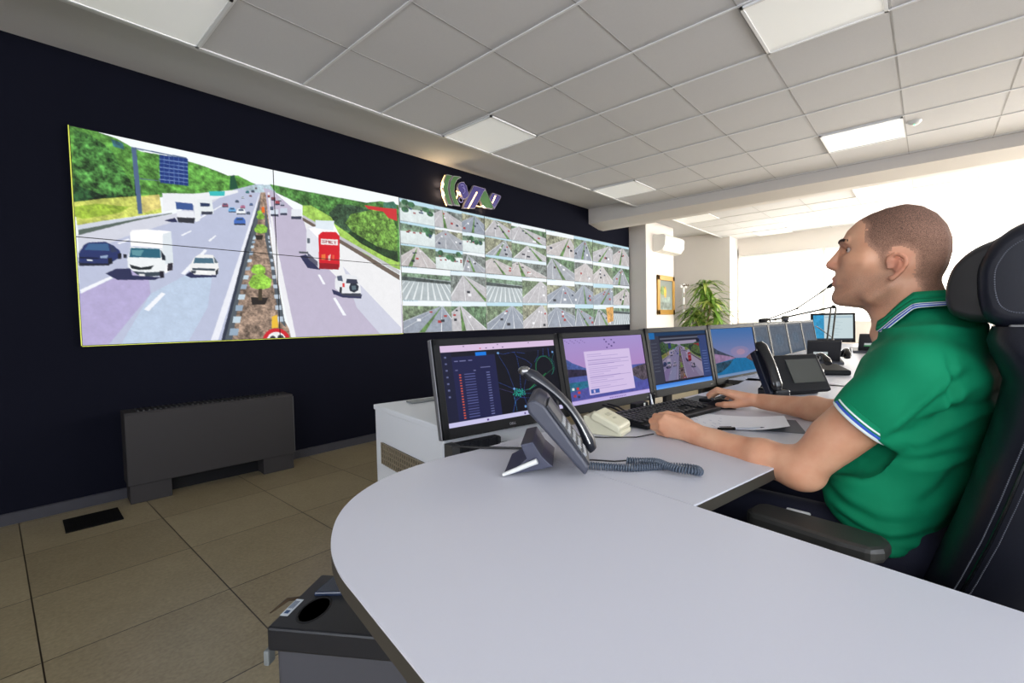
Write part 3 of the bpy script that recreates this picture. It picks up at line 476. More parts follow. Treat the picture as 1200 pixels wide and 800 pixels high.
# ---------------------------------------------------------------- bin under the desk end
M_BINL=mat('bin_black_lid',(20,21,27),.42,bump=.1,bscale=400); M_BINB=mat('bin_grey_body',(66,66,72),.5)
bn=thing('office_bin','black and grey floor bin with white sticker under the desk\'s rounded end','waste bin',(-.035,-3.015,FZ),math.radians(-57))
# origin at the lid corner nearest the photo's left; local x runs under the desk, y towards the video wall
MB().prism([(.012,.010),(.40,.010),(.40,.187),(.012,.187)],0,.488).build('bin_body',M_BINB,bn,bevel=.008)
MB().prism([(0,0),(.41,0),(.41,.197),(0,.197)],.482,.530).build('bin_lid',M_BINL,bn,bevel=.005)
q=MB().lathe([(.0,.0),(.030,0),(.0325,.0015),(.035,.0)],28).build('round_recess',mat('recess_black',(10,10,12),.8),bn); q.location=(.062,.066,.530); q.scale=(.85,1.35,1)
q=MB().prism([(-.022,-.040),(.045,-.030),(.050,.025),(-.015,.035)],0,.010).build('hand_opening',mat('blue_black_gloss',(30,40,62),.25),bn,bevel=.003); q.location=(.055,.150,.528)
MB().tube([(0,.125,.515),(-.022,.10,.525),(-.034,.058,.520)],[.007,.006,.002],8,flat=.5).build('flap_handle',mat('brown_handle',(74,58,40),.5),bn)
s=MB().box((0,0,0),(.017,.056,.001)).build('sticker',mat('sticker_white',(206,214,220),.4),bn); s.location=(.0115,.066,.5308)
k=MB(); k.box((0,-.017,.001),(.009,.010,.0006))
for a in range(3): k.box((.003-.004*a,.008,.001),(.0016,.026,.0006))
k.build('sticker_print',mat('sticker_blue_print',(50,80,120),.5),s)
MB().box((-.002,.008,.468),(.012,.022,.03),bev=.003).build('hinge_block',mat('hinge_grey',(110,114,114),.5),bn)
tag(MB().tube([(-.048,-3.030,.40),(-.060,-3.050,.37),(-.070,-3.09,.28),(-.09,-3.16,.1),(-.10,-3.2,FZ+.006)],.0045,8).build('power_cable',mat('pale_cable',(150,154,156),.5)),'pale grey cable running down beside the office bin to the floor','cable')
# ================================================================ DESKS
M_DESK=mat('grey_white_laminate',(203,203,211),.42,noise=.015,nscale=400,spec=.35); M_EDGE=mat('dark_desk_edge',(58,54,48),.5); M_UNDER=mat('desk_underside',(60,62,70),.6)
def top_slab(name,pts,z,th,parent,edge=.0025):
    mb=MB(); mb.cur=0; mb.prism(pts,z-.004,z); mb.cur=1; mb.prism(pts,z-th,z-.004); return mb.build(name,[M_DESK,M_EDGE],parent)
def arc(cx,cy,rx,ry,a0,a1,n=24): return [(cx+rx*math.cos(math.radians(a0+(a1-a0)*i/n)),cy+ry*math.sin(math.radians(a0+(a1-a0)*i/n))) for i in range(n+1)]
dk=thing('desk','pale grey peninsula desk top with a rounded end, nearest in view','desk',L(-.3,0,FZ),DR)
pts=[(0+.3,.64)]
oc=[(0,.604),(-.10,.594),(-.20,.588),(-.30,.570),(-.39,.532),(-.47,.470),(-.53,.390),(-.572,.290),(-.589,.200),(-.590,.10),(-.588,-.10),(-.588,-.30)]
def spline(P,n):
    out=[]; P=[P[0]]+P+[P[-1]]
    for i in range(1,len(P)-2):
        for k in range(n):
            t=k/n; a,b,c,d=[np.array(q) for q in P[i-1:i+3]]
            q=.5*((2*b)+(-a+c)*t+(2*a-5*b+4*c-d)*t*t+(-a+3*b-3*c+d)*t**3); out.append((float(q[0]),float(q[1])))
    return out+[P[-2]]
raw=spline(oc,6)+arc(-.288,-.50,.30,.36,180,270,16)+arc(-.22,-.42-.02,.22,.42,270,360,20)
top_slab('desk_top',[(x+.3,y) for x,y in raw],DZ-FZ,.028,dk)
for (x,y) in ((-.12,.36),(-.12,-.55)):
    MB().cyl((x+.15,y,(DZ-FZ-.03)/2),.03,DZ-FZ-.03).build('leg',M_BLACK,dk)
MB().box((.25,-.1,.42),(.02,.9,.5)).build('modesty_panel',M_BLACK,dk)
d2=thing('desk','pale grey straight desk top carrying the keyboard and papers','desk',L(.9,.3,FZ),DR)
top_slab('desk_top',[(-.898,-.3),(.72,-.3),(1.0,-.34),(1.0,.5),(.72,.42),(-.1,.365),(-.898,.310)],DZ-FZ,.028,d2)
for x in (-.82,.8): MB().box((x,.1,(DZ-FZ-.03)/2),(.04,.62,DZ-FZ-.03)).build('leg_panel',M_BLACK,d2)
MB().box((0,.34,.36),(1.6,.02,.66)).build('back_panel',mat('grey_back_panel',(84,86,88),.6),d2)
d3=thing('desk','pale grey far desk top beyond the seated man','desk',(3.9,-3.4,FZ),-.03)
top_slab('desk_top',[(-1.50,.44),(2.6,.44),(2.6,-.9),(1.6,-.75),(.2,-.42),(-1.2,-.42),(-1.52,-.37)],DZ-FZ,.028,d3)
for x in (-1.0,2.3): MB().box((x,.1,(DZ-FZ-.03)/2),(.04,.5,DZ-FZ-.03)).build('leg_panel',M_BLACK,d3)
MB().box((.5,.40,.36),(3.9,.02,.66)).build('back_panel',mat('grey_back_panel',(84,86,88),.6),d3)
# ================================================================ MONITORS
M_SCR=screen_mat('desktop_screen',.82,.5,0)
def p_map():
    c=Canvas(640,360,(20,22,34)); c.rect(0,0,1,.085,(232,206,240)); c.rect(0,.935,1,1,(214,210,250))
    for k in range(3): c.rect(.18+.28*k,.02,.19+.28*k,.03,(60,50,90))
    for x in (.31,.36,.42,.5): c.rect(x,.055,x+.012,.07,(220,60,60) if x<.33 else (90,80,130))
    c.rect(0,.085,1,.935,(18,18,26)); c.rect(0,.085,.085,.935,(30,32,58)); c.rect(.085,.085,.43,.935,(34,36,78))
    c.rect(.085,.085,1,.15,(26,26,38)); c.rect(.27,.11,.36,.155,(24,130,240)); 
    for y in (.14,.22,.3,.38,.46,.54,.62): c.rect(.03,y,.045,y+.02,(110,116,160))
    for x,y,w in ((.1,.2,.03),(.14,.2,.05),(.21,.2,.03),(.1,.31,.02),(.3,.3,.08),(.24,.33,.02)): c.rect(x,y,x+w,y+.012,(120,122,170))
    for k in range(17):
        y=.37+k*.033; c.rect(.125,y,.14,y+.014,(230,96,70)); c.rect(.165,y,.25,y+.008,(104,110,170)); c.rect(.34,y,.37,y+.01,(120,126,180))
    bl=(52,84,170); tl=(40,130,140)
    def ln(p,col=bl,w=1.6): c.line(p,w,col)
    ln([(.46,.14),(.47,.2),(.52,.36),(.56,.62),(.6,.66)]); ln([(.6,.14),(.62,.2),(.63,.4),(.62,.62),(.61,.68)]); ln([(.62,.2),(.7,.26),(.75,.33),(.68,.5),(.64,.68)])
    ln([(.46,.14),(.5,.16),(.6,.14),(.7,.17)]); ln([(.43,.52),(.5,.58),(.6,.67)]); ln([(.43,.6),(.55,.68)],(90,84,150)); ln([(.6,.67),(.52,.93)]); ln([(.6,.75),(.55,.8),(.53,.93)])
    ln([(.6,.75),(.7,.78),(.74,.93)]); ln([(.6,.67),(.7,.66),(.86,.56)],tl,2.2); ln([(.61,.7),(.72,.72),(.9,.62)],(46,90,150)); ln([(.63,.68),(.66,.9)]); ln([(.55,.72),(.56,.92)],(60,150,220),1.8)
    ln([(.83,.14),(.82,.22),(.78,.3)]); ln([(.88,.12),(.87,.24)]); ln([(.93,.12),(.93,.24)]); ln([(.98,.2),(.95,.3),(.97,.42),(.93,.5)],tl)
    c.line([(.79,.32),(.80,.26),(.86,.22),(.92,.23),(.97,.32),(.97,.4)],1.3,(40,140,130)); c.line([(.79,.32),(.78,.45),(.77,.55),(.84,.52),(.9,.46),(.97,.4)],1.3,(44,150,96))
    for k in range(34):
        t=k/33; a=t*4.2+2.6; c.ell(.87+.085*math.cos(a),.40+.17*math.sin(a),.0038,.006,(44,150,100))
    for k in range(18): c.ell(.70+.01*k,.66-.011*k,.0045,.007,(50,170,90))
    for k in range(26): c.ell(.6+.05*math.sin(k*2.4)*(.3+k/30),.69+.05*math.cos(k*2.4)*(.3+k/30),.006,.010,(40,170,150))
    for x,y in ((.56,.63),(.46,.14),(.97,.18),(.64,.88)): c.ell(x,y,.01,.016,(120,170,230))
    for x in (.3,.62,.66,.7,.74,.78): c.rect(x,.955,x+.014,.98,(90,60,140))
    return c
def p_doc():
    c=Canvas(560,315,(190,150,214)); c.grad(0,0,1,.55,(176,156,220),(184,144,204)); c.poly([(0,.3),(.08,.38),(.2,.46),(.3,.5),(.3,.56),(0,.6)],(76,96,160),.2)
    c.rect(0,.5,1,.93,(84,96,170),.1); c.poly([(0,.46),(.2,.49),(.25,.53),(.22,.58),(0,.58)],(50,44,66),.3); c.poly([(1,.5),(.86,.53),(.8,.56),(.78,.66),(.9,.76),(1,.8)],(90,80,90),.5)
    c.poly([(0,.66),(.25,.66),(.26,.8),(0,.9)],(44,110,140),.2); c.poly([(0,.8),(.3,.74),(.6,.82),(1,.76),(1,.93),(0,.93)],(86,88,168),.12)
    c.rect(0,.935,1,1,(206,190,246)); c.rect(.22,.22,.80,.88,(226,206,246))
    for k in range(18):
        y=.27+k*.031; c.rect(.25,y,.25+.5*(.35+.6*((k*37)%10)/10),y+.006,(176,156,214))
    for y in (.36,.42,.62): c.rect(.25,y,.77,y+.004,(150,130,190))
    for k in range(12): c.rect(.02+.02*k,.035+.02*(k%3),.032+.02*k,.045+.02*(k%3),(120,96,160))
    for x,y in ((.48,.04),(.5,.08),(.53,.12),(.5,.17),(.57,.05),(.6,.1),(.56,.15)): c.rect(x,y,x+.02,y+.02,(88,70,130))
    c.rect(.24,.80,.34,.86,(70,100,180)); c.rect(.27,.81,.29,.85,(226,206,246))
    for x,y,q in ((.03,.74,(240,240,240)),(.08,.74,(210,50,60)),(.09,.8,(220,70,60)),(.04,.84,(180,60,80)),(.08,.86,(60,60,90))): c.rect(x,y,x+.028,y+.035,q)
    for k in range(10): c.rect(.45+k*.022,.955,.462+k*.022,.975,(140,110,190))
    return c
def p_cam():
    c=Canvas(560,315,(36,38,54)); c.rect(0,0,1,.07,(30,60,96)); c.rect(0,.07,.16,.9,(58,60,76)); c.rect(.84,.1,1,.9,(54,70,120)); c.rect(0,.0,.1,.12,(30,110,180))
    for k in range(9): c.rect(.03,.2+k*.06,.12,.206+k*.06,(110,112,130)); c.rect(.88,.4+k*.05,.97,.406+k*.05,(120,140,200))
    c.rect(.18,.11,.84,.14,(100,104,120)); H=CCTV.sample(380,220); y0,y1,x0,x1=int(.18*315),int(.18*315)+220,int(.17*560),int(.17*560)+380
    c.a[y0:y1,x0:x1]=H*.62*np.array([.98,.9,1.05])+10; c.rect(.17,.18,.2,.2,(60,60,70)); c.rect(.8,.16,.86,.22,(24,26,40))
    c.grad(0,.915,1,1,(60,130,230),(120,180,255)); return c
def p_lake(dim=1):
    c=Canvas(480,270,(90,130,190)); c.grad(0,0,1,.66,(62,112,176),(140,134,176)); c.ell(.6,.5,.22,.1,(176,140,170),0,.35); c.ell(.62,.52,.1,.06,(206,150,160),0,.4)
    c.poly([(0,.36),(.1,.44),(.25,.52),(.42,.6),(.5,.66),(0,.72)],(58,66,84),.4); c.poly([(0,.5),(.2,.55),(.45,.62),(.45,.66),(0,.7)],(150,120,156),.15)
    c.poly([(1,.52),(.86,.58),(.76,.63),(.7,.68),(1,.86)],(110,84,84),.5); c.poly([(0,.7),(.5,.64),(.72,.66),(1,.84),(1,1),(0,1)],(24,112,164),.1)
    c.poly([(0,.7),(.3,.68),(.42,.66),(.3,.78),(.12,.88),(0,.9)],(40,74,96),.4); c.rect(0,.94,1,1,(120,150,190)); return c
def p_grey_sheen(seed):  # grey of grazing reflections painted in as the screen picture, with faint lines
    c=Canvas(400,225,(120,132,146)); c.grad(0,0,1,1,(150,154,160),(96,112,132)); rr=random.Random(seed)
    c.rect(.05,.06,.95,.9,(118,130,146),.12)
    for k in range(16): c.rect(.1,.12+k*.045,.1+.7*rr.uniform(.3,1),.127+k*.045,(140,150,164))
    c.ell(.5,.5,.25,.2,(112,136,160),.3,.4); return c
def p_page():
    c=Canvas(320,180,(214,232,236)); c.rect(0,0,.28,1,(60,160,210),.15); c.rect(.3,.06,.98,.12,(180,206,220))
    for k in range(12): c.rect(.34,.2+k*.055,.34+.5*(.4+.5*((k*7)%5)/5),.212+k*.055,(170,196,206))
    c.rect(0,.95,1,1,(60,70,80)); return c
MW,MH=.565,.335
def monitor(loc,rz,tilt,rgb,label,group,w=MW,h=MH,m=None,stand=True):
    t=thing('monitor',label,'monitor',loc,rz,group); T=(-tilt,0,0)   # top leans back, towards +y
    R=Matrix.Rotation(-tilt,3,'X'); 
    b=MB(); bz=.024
    for sx in (-1,1): b.box((sx*(w/2-bz/2),-.002,0),(bz,.014,h),bev=.002)
    b.box((0,-.002,h/2-bz/2),(w,.014,bz),bev=.002); b.box((0,-.002,-h/2+.018),(w,.014,.036),bev=.002)
    q=b.build('bezel',M_BLACK,t); q.rotation_euler=T
    b=MB().box((0,.018,0),(w+.003,.024,h+.003),bev=.004); b.box((0,.036,0),(w*.7,.024,h*.6),bev=.01); q=b.build('back_housing',mat('dark_silver_edge',(120,120,124),.35,metal=.3),t); q.rotation_euler=T
    q=picture('screen',rgb,w-2*bz+.004,h-bz-.036+.004,m or M_SCR,t); q.rotation_euler=T; q.location=R@Vector((0,-.004,.006))
    q=MB().box((0,0,0),(.02,.002,.003)).build('power_button',mat('button_grey',(110,110,112),.4),t); q.location=R@Vector((w/2-.05,-.0095,-h/2+.016)); q.rotation_euler=T
    if stand:
        MB().box((0,.06,-.06),(.10,.06,.10),bev=.01).build('mount_block',M_BLACK,t)
        MB().box((0,.085,-.28),(.05,.025,.60)).build('mount_column',mat('mount_grey',(40,41,46),.4),t)
    return t
G4='desk monitors in front of the seated man'
m1=monitor((.883,-2.825,.871),math.radians(-10.9),math.radians(10.7),p_map().sample(300,169),'leftmost monitor showing a dark road map beside a list of orange dots',G4,stand=False)
text_mesh('brand_text','DELL',.013,mat('logo_grey',(150,150,156),.4),m1,Matrix.Rotation(-math.radians(10.7),3,'X')@Vector((0,-.0098,-.1525)),(PI/2-math.radians(10.7),0,0))
monitor((1.439,-2.931,.873),math.radians(-10.4),math.radians(10.3),p_doc().sample(260,146),'second monitor from the left with a lilac desktop and a text document',G4)
monitor((1.996,-3.033,.878),math.radians(-10.2),math.radians(9.4),p_cam().sample(260,146),'third monitor from the left playing a motorway camera view',G4)
monitor((2.555,-3.130,.881),math.radians(-9.2),math.radians(9.3),p_lake().sample(240,135),'fourth monitor from the left showing a blue lake wallpaper',G4)
G5='dim grey monitors in the far row'
lab=['nearest of the four dim grey monitors, beside the blue lake monitor','second of the four dim grey monitors in the far row','third of the four dim grey monitors in the far row','farthest of the four dim grey monitors, at the row\'s right end']
M_DIM=screen_mat('dim_screen',.55,.6,0)
for k in range(4):
    c=Vector((3.42,-2.999,0))+Vector((math.cos(-.034),math.sin(-.034),0))*(MW*(k+.5))
    monitor((c.x,c.y+.028,.873),-.034,.17,p_grey_sheen(k).sample(120,68),lab[k],G5,m=M_DIM)
monitor((6.55,-3.10,.93),math.radians(-70),.06,p_page().sample(120,68),'small distant monitor with a bright cyan and white page, seen under the microphone arm','far small monitor',w=.46,h=.36)
bpy.context.view_layer.update()
ms=thing('monitor_column','ribbed aluminium profile column behind the leftmost monitor','monitor stand',L(.085,.858,FZ),DR)
b=MB(); 
b.box((0,0,.36),(.17,.03,.72))
for k in range(5): b.box((-.075+k*.0375,-.02,.36),(.012,.014,.72))
b.build('profile',mat('dark_profile',(54,56,62),.35,metal=.5),ms)
b=MB().box((-.10,-.0,.36),(.03,.05,.72)).build('edge_profile',M_ALU,ms)
MB().box((0,.0,.01),(.24,.1,.02)).build('foot_plate',M_BLACK,ms)
# cables hanging below the screens
def cable(label,pts,r=.004,m=None): return tag(MB().tube(pts,r,8).build('cable',m or M_CABLE),label,'cable')
wt=thing('cable_tag','small white paper tag hanging on the cable under the leftmost monitor','tag',L(.235,.66,.80),DR)
MB().box((0,0,-.03),(.018,.001,.045)).build('tag_paper',M_WHITE,wt); MB().tube([(0,.01,.06),(0,.004,.0),(0,0,-.008)],.0015,6).build('string',M_CABLE,wt)
cable('black cable dropping behind the desk edge under the leftmost monitor',[L(.3,.70,.86),L(.305,.68,.78),L(.30,.675,.68),L(.30,.69,.5)])
cable('black cable lying on the desk behind the near phone',[L(-.13,.66,.744),L(-.09,.60,.745),L(-.05,.56,.745),L(.0,.50,.746)],.0035)
cable('black cable drooping under the lilac desktop monitor, left one',[L(.57,.72,.765),L(.565,.66,.760),L(.555,.61,.75),L(.54,.60,.745)],.0035)
cable('black cable drooping under the lilac desktop monitor, right one',[L(.60,.72,.765),L(.60,.67,.760),L(.585,.62,.75),L(.56,.61,.745)],.0035)
cable('thin grey cable curving behind the row of dim grey monitors',[(5.70,-3.05,.97),(5.72,-3.1,.93),(5.74,-3.2,.84),(5.74,-3.25,.745)],.006,mat('grey_cable',(120,122,124),.5))
# ================================================================ KEYBOARD
KR=math.radians(-9.9)
kb=thing('keyboard','wide black computer keyboard under the man\'s near hand','keyboard',L(.655,.498,DZ),KR)
b=MB(); b.prism([(-.082,.003),(-.082,.014),(.078,.030),(.082,.026),(.082,.003)],-.228,.228,axis='x'); b.build('case',M_BLACK,kb,bevel=.002)
key=MB().prism([(-.0078,-.0078),(.0078,-.0078),(.0078,.0078),(-.0078,.0078)],0,.0055).build('key',mat('key_black',(34,35,40),.38),kb,bevel=.0015)
rows=[(0.060,list(range(20))),(0.034,list(range(20))),(0.0145,list(range(20))),(-.005,[0,1,2,3,4,5,6,7,8,9,10,11,12,16,17,18,19]),(-.0245,[0,1,2,3,4,5,6,7,8,9,10,11,14,16,17,18]),(-.044,[0,1.2,2.6,9.6,10.8,12,13,14,16.5,18])]
first=True
for y,cs in rows:
    for c in cs:
        x=-.214+c*.0222; 
        o=key if first else key.copy()
        if not first: COL.objects.link(o); o.parent=kb
        first=False; o.location=(x,y,.0145+(y+.082)*.1); o.rotation_euler=(.1,0,0)
q=MB().prism([(-.06,-.009),(.06,-.009),(.06,.009),(-.06,.009)],0,.0055).build('space_bar',MATS['key_black'],kb,bevel=.0015); q.location=(-.09,-.044,.0185)
q=MB().prism([(-.228,.0),(.228,.0),(.228,.012),(-.228,.012)],0,.002).build('front_lip',mat('lip_dark',(40,41,46),.3),kb); q.location=(0,-.0825,.0135)
# mouse
ms=thing('computer_mouse','black computer mouse under the man\'s far hand','mouse',L(.945,.452,DZ),DR+.15)
bm=bmesh.new(); bmesh.ops.create_uvsphere(bm,u_segments=24,v_segments=14,radius=1)
for v in bm.verts:
    z=max(0,v.co.z); v.co=Vector((v.co.x*.031*(1-.12*v.co.y*v.co.y),v.co.y*.056,z*.034*(1-.25*max(0,v.co.y))))
MB().bm(bm,(0,0,0.001),None,True).build('mouse_shell',M_BLACK,ms); MB().cyl((0,.03,.029),.006,.006,'x',14).build('scroll_wheel',mat('wheel_grey',(70,70,74),.4),ms)
cable('black mouse cable running to the back of the desk',[L(.95,.505,.748),L(.97,.56,.745),L(.99,.60,.744),L(1.0,.64,.744)],.0025)
mp=thing('mouse_pad','thin dark pad with a pale edge behind the mouse','mouse pad',L(1.03,.56,DZ),DR+.1)
MB().box((0,0,.003),(.20,.17,.005),bev=.001).build('pad',mat('pad_grey',(92,96,98),.7),mp); MB().box((.02,-.02,.012),(.14,.06,.014),bev=.002).build('card_holder',M_BLACK,mp); MB().box((.03,-.02,.021),(.07,.02,.003)).build('white_card',M_WHITE,mp)
# small black hub with a white stripe and steel bracket between the second and third monitor
hb=thing('usb_hub','small black box with a white stripe behind the keyboard','usb hub',L(.655,.615,DZ),DR)
MB().box((0,0,.02),(.075,.03,.034),bev=.004).build('box',M_BLACK,hb); MB().box((.004,-.021,.02),(.008,.002,.034)).build('stripe',M_WHITE,hb)
br=thing('monitor_bracket','shiny black bracket where the second and third monitors meet','bracket',L(.735,.620,DZ),DR)
MB().tube([(-.005,0,.06),(.0,-.003,.03),(-.008,-.015,.002)],[.003,.005,.006],8).build('arm',M_STEEL,br); MB().box((.014,.005,.03),(.016,.02,.06),bev=.003).build('clamp',M_BLACKG,br)
# ================================================================ PAPERS AND PEN
M_PAPER=mat('white_paper',(246,246,250),.8); 
def sheet(name,corners,z,label,m,th=.0006,curl=None):
    t=thing(name,label,'paper',L(*corners[0],z),0); o0=L(*corners[0],z); n=10; V=[];F=[]
    P=[L(*c,z)-o0 for c in corners]
    for i in range(n+1):
        for j in range(n+1):
            a,b=i/n,j/n; p=P[0]*(1-a)*(1-b)+P[1]*a*(1-b)+P[2]*a*b+P[3]*(1-a)*b; dz=0
            if curl: dz=curl*max(0,a+abs(b-.0)*0-.55)**2*(1-.5*b)
            V.append((p.x,p.y,p.z+dz+th)); 
    N=(n+1)**2; V+= [(x,y,z2-th) for x,y,z2 in V]
    for i in range(n):
        for j in range(n):
            q=[i*(n+1)+j,(i+1)*(n+1)+j,(i+1)*(n+1)+j+1,i*(n+1)+j+1]; F.append(q); F.append([k+N for k in q[::-1]])
    rim=[i*(n+1) for i in range(n)]+[n*(n+1)+j for j in range(n)]+[i*(n+1)+n for i in range(n,0,-1)]+[j for j in range(n,0,-1)]
    for k in range(len(rim)): a,b=rim[k],rim[(k+1)%len(rim)]; F.append([a,b,b+N,a+N])
    mb=MB(); mb.add(V,F,True); return t,mb.build('sheet',m,t)
sheet('folder',[(.57,.375),(.73,.075),(.90,.17),(.74,.47)],.7405,'grey paper folder underneath the white sheets',mat('folder_grey',(96,100,108),.6),.0012)
tp,_=sheet('paper_sheet',[(.545,.405),(.69,.105),(.885,.20),(.74,.50)],.7425,'white printed sheet lying under the pen beside the keyboard',M_PAPER,.0008,.11)
q=MB()
rr=random.Random(8)
for k in range(9):
    for j in range(4):
        if rr.random()<.55:
            a=.06+.045*k; b=.1+j*.2; p=(L(.545,.405)*(1-a)+L(.69,.105)*a)*(1-b)+(L(.74,.50)*(1-a)+L(.885,.20)*a)*b-L(.545,.405)
            q.box((p.x,p.y,.00125),(rr.uniform(.012,.028),.0012,.0002),rot=(0,0,.85))
q.build('print',mat('pale_print',(150,160,190),.8),tp)
sheet('paper_sheet',[(.505,.425),(.52,.395),(.80,.40),(.80,.43)],.7412,'white paper strip edge sticking out in front of the keyboard',M_PAPER,.0008)
pn=thing('ballpoint_pen','ballpoint pen with a black cap and clear barrel on the printed sheet','pen',L(.575,.265,.7478),math.atan2(*( (L(.70,.165)-L(.575,.265)).yx )))
MB().tube([(.0,0,0),(.002,0,0),(.05,0,0),(.053,0,0)],[.002,.0048,.0050,.0048],10).build('cap',M_BLACKG,pn)
MB().box((.024,0,.0068),(.036,.003,.0015)).build('clip',M_BLACKG,pn)
MB().tube([(.053,0,.0),(.13,0,.0)],.0036,10).build('barrel',mat('clear_barrel',(200,204,214),.15,spec=.6),pn); MB().tube([(.13,0,0),(.136,0,0),(.150,0,-.0)],[.0037,.0036,.0015],10).build('plug',mat('pen_tip_dark',(50,50,70),.3),pn)
# ================================================================ CREAM DISPENSER
cd=thing('badge_reader','cream plastic desk reader with a slanted block on a flat base','card reader',L(.325,.485,DZ),DR+.35)
MB().prism([(-.060,0),(.062,0),(.062,.055),(.030,.052),(-.050,.020),(-.060,.012)],-.045,.045,axis='x').build('base',M_CREAM,cd,bevel=.003)
b=MB().prism([(-.066,.0),(.030,.0),(.036,.012),(.030,.026),(-.060,.026),(-.068,.014)],-.050,.050,axis='x').build('slanted_block',M_CREAM,cd,bevel=.006); b.location=(0,.010,.034); b.rotation_euler=(.42,0,0)
b=MB(); b.box((0,.01,0),(.03,.014,.0012)); b.box((0,-.012,0),(.022,.006,.0012)); q=b.build('embossed_label',mat('darker_cream',(186,182,158),.5),cd); q.location=(0,-.012,.0535); q.rotation_euler=(.42,0,0)  # label plates in a darker cream than the block
cable('thin dark cable leaving the cream desk reader',[L(.40,.37,.743),L(.33,.38,.743),L(.26,.44,.743),L(.2,.52,.743)],.0018)
# ================================================================ NEAR DESK PHONE
# seen from its left side: local -y faces the user, +x is the user's right
ph=thing('desk_phone','dark grey desk phone with a silver edged handset, side on, nearest in view','phone',L(-.050,.362,DZ),math.radians(35))
M_PH=mat('phone_grey',(60,62,74),.42); M_PHD=mat('phone_dark',(36,38,46),.4)
sl=math.radians(50)
def P2(a,b): # a along the slope from the front foot, b normal to it
    return (-.095+a*math.cos(sl)-b*math.sin(sl), .008+a*math.sin(sl)+b*math.cos(sl))
body=[P2(0,0),P2(.008,.020),P2(.10,.028),P2(.175,.034),P2(.200,.026),P2(.205,.006),P2(.185,-.004)]
b=MB().prism(body,-.095,.10,axis='x'); b.build('phone_body',M_PH,ph,bevel=.006)
rec=[P2(.012,.0205),P2(.10,.029),P2(.17,.035),P2(.17,.041),P2(.10,.035),P2(.012,.025)]
MB().prism(rec,-.088,.025,axis='x').build('button_panel',M_PHD,ph)
bt=MB()
for r in range(5):
    for c in range(4):
        y,z=P2(.035+r*.020,.029+.0010*r*2); bt.box((-.075+c*.021,y,z),(.014,.010,.005),rot=(sl,0,0))
bt.build('number_buttons',mat('button_pale',(150,152,156),.4),ph)
# handset on the user's left, with silver rim
hs=[]; 
for k in range(13):
    t=k/12; a=-.004+t*.262; bb=.030+.026*math.sin(t*PI); y,z=P2(a,bb); hs.append((.062,y,z))
rings=[]
for k,(x,y,z) in enumerate(hs):
    t=k/12; w=.026-.006*math.sin(t*PI); th=.011+.012*(abs(t-.5)*2)**3
    if k in (0,12): w*=.6; th*=.5
    ny,nz=-math.sin(sl),math.cos(sl); rings.append([(x+w*math.cos(q*PI/8),y+ny*th*math.sin(q*PI/8),z+nz*th*math.sin(q*PI/8)) for q in range(16)])
MB().loft(rings).build('handset',M_PHD,ph)
for sx in (-1,1):
    pts=[]
    for k,(x,y,z) in enumerate(hs[1:-1],1):
        t=k/12; w=.026-.006*math.sin(t*PI); pts.append((x+sx*w,y,z))
    MB().tube(pts,.0022,6).build('silver_rim',M_STEEL,ph)
MB().sphere(hs[-1],.017,12,(1.2,1,.7)).build('earpiece_cap',M_STEEL,ph)
# stand foot with pale edge strip
ft=[(.095,0),(.100,.006),(.045,.055),(.03,.088),(.0,.075),(.02,.045)]
MB().prism([(.085,.0),(.088,.005),(.050,.026),(.035,.040),(.048,.072),(.020,.078),(.0,.045),(-.025,.022),(.02,.012)],-.075,.085,axis='x').build('stand_foot',mat('stand_blue_grey',(56,58,76),.45),ph,bevel=.002)
MB().tube([(-.086,.088,.006),(-.086,.062,.016),(-.086,.030,.030),(-.086,.010,.038)],[.005,.0065,.0075,.008],8,flat=.8).build('pale_edge',M_WHITE,ph)
# coiled cord: a helix along a loop on the desk
path=[(.005,.285),(.035,.240),(.070,.198),(.105,.176),(.140,.150),(.165,.120),(.172,.095),(.158,.080),(.138,.086),(.126,.110),(.128,.142),(.134,.175),(.125,.215),(.108,.240)]
def catmull(P,n):
    out=[]; P=[P[0]]+P+[P[-1]]
    for i in range(1,len(P)-2):
        for k in range(n):
            t=k/n; a,b,c,d=[np.array(q) for q in P[i-1:i+3]]
            out.append(.5*((2*b)+(-a+c)*t+(2*a-5*b+4*c-d)*t*t+(-a+3*b-3*c+d)*t**3))
    out.append(np.array(P[-2])); return out
cp=[L(x,y,.7495+(.006 if 7<i<12 else 0)) for i,(x,y) in enumerate(path)]
cp=catmull([tuple(q) for q in cp],60); hel=[]
s=0; prev=None
for k,pnt in enumerate(cp):
    pnt=Vector(pnt); 
    if prev is not None: s+=(pnt-prev).length
    t=(Vector(cp[min(k+1,len(cp)-1)])-Vector(cp[max(k-1,0)])).normalized(); sd=t.cross(Vector((0,0,1))).normalized(); prev=pnt
    ph_=s/.0058*2*PI; hel.append(pnt+sd*math.cos(ph_)*.0072+Vector((0,0,1))*math.sin(ph_)*.0072)
# finer helix
fine=[]; cpv=[Vector(p) for p in cp]; acc=[0]
for a,b in zip(cpv[:-1],cpv[1:]): acc.append(acc[-1]+(b-a).length)
T=acc[-1]; N=int(T/.0058*12); j=0
for i in range(N+1):
    s=T*i/N
    while j<len(acc)-2 and acc[j+1]<s: j+=1
    f=(s-acc[j])/max(1e-9,acc[j+1]-acc[j]); p=cpv[j].lerp(cpv[j+1],f); t=(cpv[j+1]-cpv[j]).normalized(); sd=t.cross(Vector((0,0,1))).normalized()
    a=s/.0058*2*PI; fine.append(p+sd*math.cos(a)*.0072+Vector((0,0,1))*math.sin(a)*.0072)
inv=ph.matrix_basis.inverted()
cdm=MB().tube([inv@p for p in fine],.0021,6).build('coiled_cord',mat('cord_slate',(74,84,98),.42),ph)
end=[L(.108,.240,.7495),L(.09,.262,.746),L(.055,.300,.748),L(.02,.315,.752)]
MB().tube([inv@p for p in end],.002,6).build('cord_lead',M_CABLE,ph)
